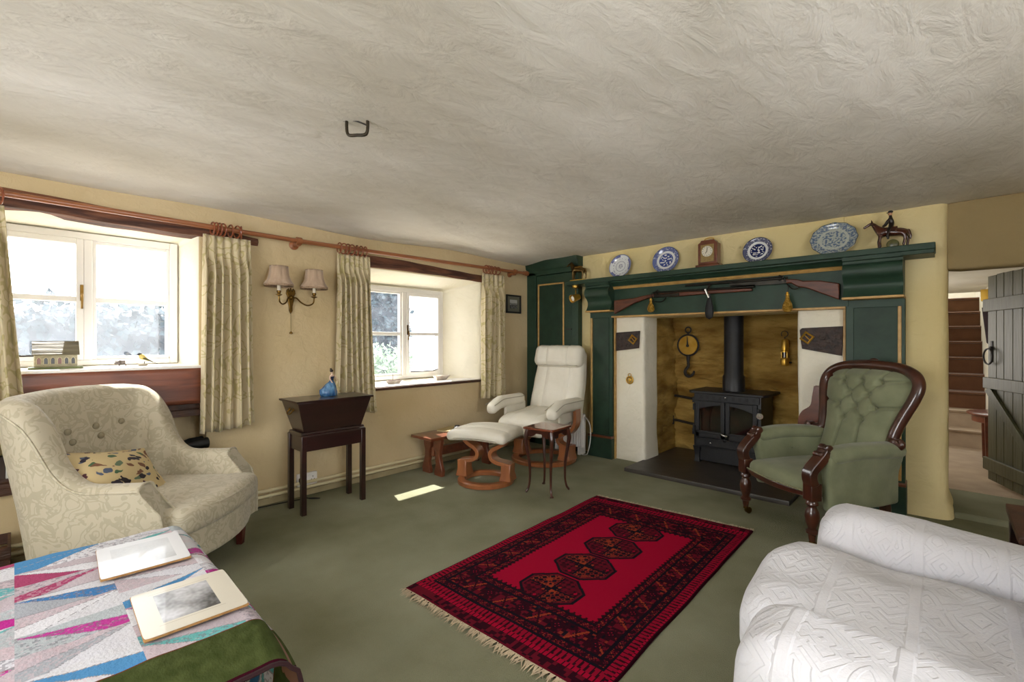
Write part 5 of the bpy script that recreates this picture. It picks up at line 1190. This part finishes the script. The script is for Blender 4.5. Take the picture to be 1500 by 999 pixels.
b = MB(); b.loft([[(r * .6 * (1 + .07 * math.cos(10 * a)) * math.cos(a), r * (1 + .07 * math.cos(10 * a)) * math.sin(a), z) for a in [2 * PI * q / 40 for q in range(40)]] for r, z in ((.045, 0), (.06, .004), (.09, .035), (.098, .045), (.088, .040), (.055, .012), (.02, .010))]); b.build('bowl', DISHM, t, ang=60)
b = MB(); b.ell((0, .01, .022), (.022, .028, .012), 6); b.build('shell', pm('grey shell', '#8E8478', rough=.5), t)

# ------------------------------------------------------------------ iron staple in the ceiling
t = thing('ceiling_staple', 'rectangular dark iron loop fixed to the plaster ceiling', 'ceiling loop', (-1.815, .99, 2.13), math.radians(38))
b = MB(); pth = spline([(-.055, 0, .02), (-.056, 0, -.03), (-.046, 0, -.068), (0, 0, -.071), (.046, 0, -.068), (.056, 0, -.03), (.055, 0, .02)], 4); b.tube(pth, .010, 8, flat=(1.0, .8)); b.build('loop', pm('dark bronze loop', '#2A2318', '#3A3020', 16, rough=.5, metal=.5), t); t.scale = (.82, .82, .82)
b = MB(); b.tube(spline([(-.075, 0, .006), (-.03, 0, .006), (.0, .0, .0), (.03, 0, -.012), (.052, 0, -.022)], 4), .004, 6); b.build('pin', IRON, t)

# ------------------------------------------------------------------ plank door, hall things
DV = V((-.285, .75, 0)); dl = DV.length; ang = math.atan2(DV.y, DV.x)
d = bpy.data.objects.new('door_1', None); C.objects.link(d); d['kind'] = 'structure'; d.location = (.285, 5.42, .04); d.rotation_euler = (0, 0, ang + PI)
# local x runs from the latch edge (0) to the hinges (.80); -y... faces the room
Ld = .80
random.seed(2); x = 0
while x < Ld - .02:
    w_ = min(random.uniform(.095, .12), Ld - x)
    b = MB(); b.box((x + .0015, -.012, .03 + random.uniform(0, .006)), (x + w_ - .0015, .012, 1.69 + random.uniform(-.004, .004))); b.build('plank', DOORP, d, bev=.004); x += w_
FS = 1
def dbox(name, a, c, mtx=None):
    b = MB(); b.box(a, c, mtx); return b.build(name, DOORP, d, bev=.004)
for z0, z1 in ((1.40, 1.50), (.775, .865), (.115, .215)): dbox('ledge', (-.02, -.036, z0), (Ld - .02, -.012, z1))
p0, p1 = V((.03, 0, .775)), V((.72, 0, .21)); L_ = (p1 - p0).length; an = math.atan2(p1.z - p0.z, p1.x - p0.x)
dbox('brace', (0, -.034, -.035), (L_, -.012, .035), M.Translation(p0) @ M.Rotation(-an, 4, 'Y'))
b = MB(); b.box((.05, -.017, .99), (.075, -.012, 1.16)); b.ell((.062, -.02, 1.10), (.02, .012, .018), 6); hd = b.build('latch_plate', IRON, d)
b = MB(); b.tube([(.062 + .062 * math.sin(a), -.038, 1.035 + .062 * math.cos(a)) for a in [2 * PI * k / 24 for k in range(24)]], .0065, 8, closed=True); b.build('ring_handle', IRON, hd)
t = thing('demilune_table', 'low half round brown table with tapered legs in the hall by the stairs', 'table', (.46, 6.38, .04))
b = MB(); b.lathe([(.27, .452), (.285, .456), (.285, .47), (.275, .476), (0, .476)], n=36); b.build('top', SMALLW, t, bev=.002)
b = MB(); b.lathe([(.245, .385), (.25, .39), (.25, .452)], n=36); b.build('apron', SMALLW, t)
for a in (130, 232, 310, 50):
    ca, sa = math.cos(math.radians(a)), math.sin(math.radians(a)); b = MB(); b.loft([[(ca * .235 + dx * q, sa * .235 + dy * q, z) for dx, dy in ((-1, -1), (1, -1), (1, 1), (-1, 1))] for z, q in ((.45, .024), (0, .015))]); b.build('leg', SMALLW, t, bev=.002)
t = thing('hall_lamp', 'yellow shaded wall lamp in the hall beside the stairs', 'wall lamp', (.395, 6.92, 1.57))
b = MB(); b.lathe([(.052, .04), (.058, .045), (.06, .06), (.062, .16)], (-.04, -.10, 0), 24, cap=False); b.build('lamp_shade', pm('yellow shade', '#C9A03C', '#D4AC48', rough=.8), t, solid=.003)
b = MB(); b.tube(spline([(-.02, 0, 0), (-.02, -.06, -.02), (-.04, -.10, .0), (-.04, -.10, .05)], 5), .006, 8); b.ell((-.02, -.006, 0), (.03, .008, .04), 6); b.build('bracket', BRASS, t)
b = MB(); b.lathe([(.012, .0), (.012, .07)], (-.04, -.10, 0), 10); b.build('candle_tube', WHITEG, t)
t = thing('hanging_board', 'narrow dark purplish board hanging below the yellow hall lamp', 'board', (.36, 6.905, 1.15))
b = MB(); b.prism([(-.055, .40), (.055, .40), (.055, .0), (.012, .0), (-.02, .03)], -.012, .012, 'y'); b.build('board', pm('dark plum wood', '#2E2126', '#3A2A30', 8, rough=.5), t, bev=.003)
b = MB(); b.tube([(.03, -.004, .0), (.03, -.006, -.05)], .006, 6); b.build('peg', IRON, t)

# ------------------------------------------------------------------ low side table at the right edge
t = thing('side_table', 'dark brown low table with slatted lower shelf at the right edge beyond the white armchair', 'side table', (.46, 2.685, 0))
b = MB(); b.rbox((0, 0, .485), (.52, .47, .032), .006, 5); b.build('top', DKWOOD, t)
for sx in (-1, 1):
    for sy in (-1, 1):
        b = MB(); b.box((sx * .23 - .02, sy * .205 - .02, 0), (sx * .23 + .02, sy * .205 + .02, .47)); b.build('leg', MAHOG, t, bev=.003)
b = MB(); b.box((-.235, -.21, .15), (.235, .21, .17)); b.build('lower_shelf', MAHOG, t, bev=.003)
t = thing('glass_jug', 'clear glass jug standing on the lower shelf of the dark side table', 'jug', (.30, 2.72, .1702))
b = MB(); b.lathe([(.001, 0), (.05, .0), (.055, .03), (.05, .10), (.035, .15), (.04, .19), (.037, .19), (.032, .15), (.046, .10), (.05, .03), (.045, .008), (.001, .008)], n=24); b.build('body', CLEARG, t)
b = MB(); b.tube(spline([(.036, 0, .17), (.075, 0, .165), (.08, 0, .11), (.05, 0, .08)], 5), .006, 8); b.build('handle', CLEARG, t)

# ------------------------------------------------------------------ bellows by the stove
t = thing('fire_bellows', 'brown wooden bellows hanging on the right fireplace cheek behind the green armchair', 'bellows', (-.69, 4.18, .56))
prb = spline([(.02, .30, 0), (.032, .22, 0), (.045, .15, 0), (.10, .10, 0), (.125, .03, 0), (.115, -.05, 0), (.06, -.13, 0), (.02, -.16, 0)], 5)
out = [(p.x, p.y) for p in prb] + [(-p.x, p.y) for p in prb[::-1]]
for nm, a, c in (('front_board', -.065, -.052), ('back_board', -.012, .0)):
    b = MB(); b.prism(out, a, c, 'y'); b.build(nm, SMALLW, t, bev=.003)
b = MB(); b.prism([(x * .9, z * .92) for x, z in out if z < .11], -.053, -.011, 'y'); b.build('leather_sides', STRAPM, t)
b = MB(); b.lathe([(.018, -.15), (.014, -.2), (.007, -.3)], (0, -.03, 0), 12); b.build('nozzle', BRASSD, t)
b = MB(); b.lathe([(0, -.068), (.014, -.068), (.014, -.064), (0, -.064)], (.04, 0, -.03), 14, 'y'); b.build('valve_hole', BLACKM, t)

# ------------------------------------------------------------------ red rug
RUGM = vcmat('wool rug pile', 1.0, bump=.5, bsc=500)
CR, DK, ORG, MAR, NV = (.36, .004, .030), (.030, .004, .010), (.30, .045, .02), (.13, .007, .018), (.010, .007, .013)
RW, RL = 1.05, 1.80
def hsh(i, j, k=0):
    x = math.sin(i * 127.1 + j * 311.7 + k * 74.7) * 43758.5453; return x - math.floor(x)
def gul(x, y):
    """octagonal medallion, x,y in -1..1"""
    ax, ay = abs(x), abs(y); o_ = max(ax, ay, (ax + ay) / 1.38)
    if o_ > 1: return None
    if o_ > .90: return NV
    if o_ > .84: return MAR
    if ax < .035 or ay < .04: return NV
    q = (x > 0) ^ (y > 0); i, j = int((x + 1) * 5.5), int((y + 1) * 4.5); h = hsh(i, j, 3)
    fx, fy = ((x + 1) * 5.5) % 1 - .5, ((y + 1) * 4.5) % 1 - .5; dd = abs(fx) + abs(fy)
    base = ORG if q else DK
    if max(ax, ay) < .26: return ORG if (dd < .35) ^ q else NV
    if h > .40 and dd < .5: return NV if q else MAR
    if h < .25 and dd < .36: return CR if not q else DK
    if dd > .80: return NV
    return mixc(base, MAR, .75 * hsh(i, j, 9))
def band(s_, t_, w_, cell=.085, k=0):
    """running border: s_ along, t_ across (0..w_)"""
    n = s_ / cell; i = math.floor(n); fx = (n - i) - .5; fy = t_ / w_ - .5; dd = abs(fx) * 1.2 + abs(fy)
    alt = (i + k) % 2
    if abs(fy) > .44: return NV
    if abs(abs(fx) - abs(fy) * .7) < .06: return ORG if alt and fy * fx > 0 else DK
    if dd < .14: return ORG if alt else CR
    if dd < .24: return NV
    if dd < .42: return MAR if alt else DK
    h = hsh(int(n * 6), int(t_ / w_ * 7), k)
    return DK if h < .45 else MAR if h < .82 else (mixc(ORG, MAR, .4) if h > .93 else NV)
def rugc(u, v):
    x, y = u * RW, v * RL; dx = min(x, RW - x); dy = min(y, RL - y)
    if dx < .012: return DK
    ey = dy - .06                      # end panels are deeper than the sides
    if dy < .06: return (MAR if hsh(int(x * 60), int(y * 50)) > .5 else DK) if dy > .012 else MAR
    sx, sy = dx, ey * .78
    d_ = min(sx, sy); side = sx < sy; al = y if side else x
    if d_ < .055:
        if d_ < .018: return DK if (al / .022) % 1 < .25 else CR
        return DK if (al / .024) % 1 < (.5 - .3 * (d_ - .018) / .037) else mixc(CR, MAR, .35)
    if d_ < .063: return NV
    if d_ < .092: return band(al, d_ - .063, .029, .035, 3)
    if d_ < .098: return NV
    if d_ < .185: return band(al, d_ - .098, .087, .095, 1)
    if d_ < .191: return NV
    if d_ < .215: return band(al, d_ - .191, .024, .030, 5)
    if d_ < .222: return NV
    if d_ < .222 + .018 * abs(((al / .03) % 1) * 2 - 1): return DK
    for k in range(4):
        g_ = gul((x - RW / 2) / .155, (y - (.46 + k * .292)) / .142)
        if g_: return g_
    return CR if True else CR
RC = ((-1.90, 1.285), (-.835, 1.315), (-.868, 3.16), (-1.955, 3.06))
def rugp(u, v, z=.010):
    a = V(RC[0]).lerp(V(RC[1]), u); c = V(RC[3]).lerp(V(RC[2]), u); p = a.lerp(c, v)
    e = min(u, 1 - u) * RW; return (p.x + .006 * nz(v * 6, 1) * (1 if u > .5 else -1) * (1 if e < .02 else .3), p.y, z + .004 * nz(u * 4, v * 6) - .006 * (1 if e < .003 else 0))
t = thing('patterned_rug', 'crimson patterned rug with four dark octagons lying on the green carpet', 'rug', (0, 0, 0))
b = MB(); b.grid(lambda u, v: rugp(u, v), 210, 360, rugc); b.build('pile', RUGM, t, norm=False)
b = MB()
ed = [rugp(k / 40, 0) for k in range(41)] + [rugp(1, k / 60) for k in range(1, 61)] + [rugp(1 - k / 40, 1) for k in range(1, 41)] + [rugp(0, 1 - k / 60) for k in range(1, 60)]
b.loft([[(x, y, .001) for x, y, z in ed], [(x, y, z) for x, y, z in ed]], True, False); b.build('edge', pm('rug edge', '#3A0A12', rough=1), t)
b = MB(); random.seed(4)
for v in (0, 1):
    for k in range(230):
        u = (k + random.random()) / 230; p = V(rugp(u, v)); s_ = -1 if v == 0 else 1; l_ = random.uniform(.025, .06); dx = random.uniform(-.025, .025)
        q = V((p.x + dx * .5, p.y + s_ * l_ * .5, .009)); e = V((p.x + dx + random.uniform(-.01, .01), p.y + s_ * l_, .003)); w_ = V((.003, 0, 0))
        vs = [b.v(x) for x in (p - w_, p + w_, q + w_ * .9, q - w_ * .9, e)]
        b.f([vs[0], vs[1], vs[2], vs[3]]); b.f([vs[3], vs[2], vs[4]])
f_ = b.build('fringe', pm('wool fringe', '#CDBB9F', '#B3A087', 20, rough=1), t, smooth=False, norm=False); f_['kind'] = 'stuff'

# ------------------------------------------------------------------ quilt covered coffee table
t = thing('coffee_table', 'dark coffee table almost hidden under the patchwork quilt', 'table', (-1.80, 0, 0))
b = MB(); b.rbox((0, 0, .432), (.90, .82, .036), .006, 4); b.build('top', DKWOOD, t)
for sx in (-1, 1):
    for sy in (-1, 1):
        b = MB(); b.box((sx * .41 - .025, sy * .36 - .025, 0), (sx * .41 + .025, sy * .36 + .025, .415)); b.build('leg', DKWOOD, t, bev=.003)
t = thing('patchwork_quilt', 'patchwork quilt of pink, teal and grey prints with green border over the coffee table', 'quilt', (0, 0, 0))
QX0, QXF, QYF = -2.27, -1.36, .425
HX, HY = .165, .34
def fold(e, R=.05):
    """distance e past the table edge -> (out, down)"""
    if e <= 0: return 0, 0
    a = e / R
    if a < PI / 2: return R * math.sin(a), R * (1 - math.cos(a))
    return R + .02 * math.sin(e * 9), R + (e - R * PI / 2)
def quiltp(u, v, off=0):
    a = u * (QXF - QX0 + HX); c = -.5 + v * (QYF + .5 + HY)
    L = QXF - QX0; e = max(0, a - L); g = max(0, c - QYF)
    xo = min(a, L) + QX0 + e * .96; da = .052 * (e / HX) ** 1.7
    go, gd = fold(g)
    y = min(c, QYF) + go + (.018 * math.sin(a * 13) * (gd / .3)); z = .457 - da - gd * (1 - .25 * (e / HX))
    z += .0025 * nz(a * 16, c * 16) * (1 if gd == 0 else .3) + .003 * nz(a * 5, c * 5, 3)
    return (xo + .03 * gd * (e / HX), y, z - off)
PAL = [(.58, .58, .63), (.63, .63, .67), (.34, .36, .40), (.46, .40, .44), (.58, .58, .62), (.40, .44, .47), (.50, .42, .46)]
ACC = [(.42, .03, .24), (.12, .36, .38), (.06, .19, .42), (.34, .06, .14), (.14, .40, .40), (.45, .05, .28), (.08, .24, .46)]
def quiltc(u, v):
    a = u * (QXF - QX0 + HX); c = -.5 + v * (QYF + .5 + HY); L = QXF - QX0; tot = L + HX
    if a > tot - .012 or c > QYF + HY - .012: return (.035, .004, .010)
    if a > L + .012:
        k = .5 + .5 * nz(a * 40, c * 40, 2); return mixc((.028, .040, .010), (.070, .085, .028), k)
    if a > L + .006: return (.12, .04, .02)
    bw, bh = .21, .115
    i = math.floor(c / bw + 40); fx = (c / bw) % 1; o_ = .08 * (i % 2); j = math.floor((a + o_) / bh); fy = ((a + o_) / bh) % 1
    fl = (i + j) % 2; d_ = fx - fy if fl else fx - (1 - fy)
    d2 = (fx - .5) * .55 - (fy - .5) * (1 if fl else -1)
    dd = (fy - .5) * (1 if fl else -1) - (fx - .5) * .9
    wd = .02 + .34 * (fx if (i + j) % 2 else 1 - fx)
    s_ = 0 if dd > wd else 1 if dd > -wd else 2
    if min(abs(dd - wd), abs(dd + wd)) < .012 or fx < .008 or fy < .014: return mixc((.20, .19, .22), (.4, .4, .42), .4)
    h = hsh(i, j, s_ + 1)
    if s_ == 1 and h > .30 or (s_ == 0 and h > .9): col = ACC[int(hsh(i, j, 23 + s_) * 6.99)]
    else: col = PAL[int(h * 6.99)]
    n_ = nz(a * 90, c * 90, i + s_ * 3)
    k = hsh(i, j, 5 + s_)
    if k > .65 and n_ > .15: col = mixc(col, (.18, .17, .2), .55)
    elif k > .4 and n_ > .1: col = mixc(col, (.6, .45, .5), .35)
    return col
QM = vcmat('cotton patchwork', .95, bump=.25, bsc=120)
b = MB(); b.grid(lambda u, v: quiltp(u, v), 260, 260, quiltc); b.build('patchwork', QM, t, norm=False, ang=180)
b = MB(); b.grid(lambda u, v: quiltp(u * .997, v * .997, .004) if True else 0, 60, 60); b.build('lining', pm('tan quilt lining', '#6E4A38', '#7C5744', 6, rough=.95), t, norm=False, ang=180)
b = MB()
hem = [quiltp(1, v / 60) for v in range(61)]; b.tube(hem, .006, 6); b.build('binding', pm('dark red binding', '#2A0A10', rough=.9), t)
PL2 = vcmat('printed mat surface', .35, coat=.2)
def mat(cx, cy, lx, ly, rz, label, picf):
    t = thing('placemat', label, 'placemat', (cx, cy, .4635), rz, 'cream placemats on the patchwork quilt')
    b = MB(); b.rbox((0, 0, .004), (lx, ly, .008), .012 if 0 else .0038, 12); b.build('cork_back', pm('cork', '#A87F4C', '#8F6A3E', 60, rough=.9), t)
    def pos(u, v):
        x, y = (u - .5), (v - .5); q = 1 - .03 * (abs(2 * x) ** 14) * (abs(2 * y) ** 14)
        return (x * lx * .995 * q, y * ly * .995 * q, .0085)
    b = MB(); b.grid(pos, 120, 100, picf); b.build('picture_face', PL2, t, norm=False)
CRM = (.62, .58, .49); SHEENM = (.62, .63, .66)  # the pale tone has a whitish blue sheen put into the colour
def pf(x0, x1, y0, y1, fn, CRM=CRM):
    def f(u, v):
        if x0 < u < x1 and y0 < v < y1: return fn((u - x0) / (x1 - x0), (v - y0) / (y1 - y0))
        if abs(max(abs(u - (x0 + x1) / 2) - (x1 - x0) / 2 - .04, abs(v - (y0 + y1) / 2) - (y1 - y0) / 2 - .04)) < .004: return (.45, .40, .32)
        return CRM
    return f
def sc1(u, v): g = .58 + .04 * nz(u * 4, v * 4, 1) + .03 * nz(u * 20, v * 20, 2) - (.2 * ss(.6, 1, u) * ss(.5, 1., v)); return (g * .92, g * .95, g)
def sc2(u, v): g = .40 + .28 * nz(u * 3, v * 3, 6) + .12 * nz(u * 14, v * 14, 2) - .34 * ss(.2, .9, v) * ss(.1, .8, u); g = max(.03, g); return (g * .92, g * .93, g)
mat(-2.012, .302, .285, .232, math.radians(-3), 'cream placemat with a faint print under a painted pale sheen nearest the damask armchair', pf(.14, .86, .15, .85, sc1, SHEENM))
mat(-1.552, .335, .275, .232, math.radians(-2), 'cream placemat with a dark grey mountain picture near the front edge of the quilt', pf(.16, .80, .2, .76, sc2))
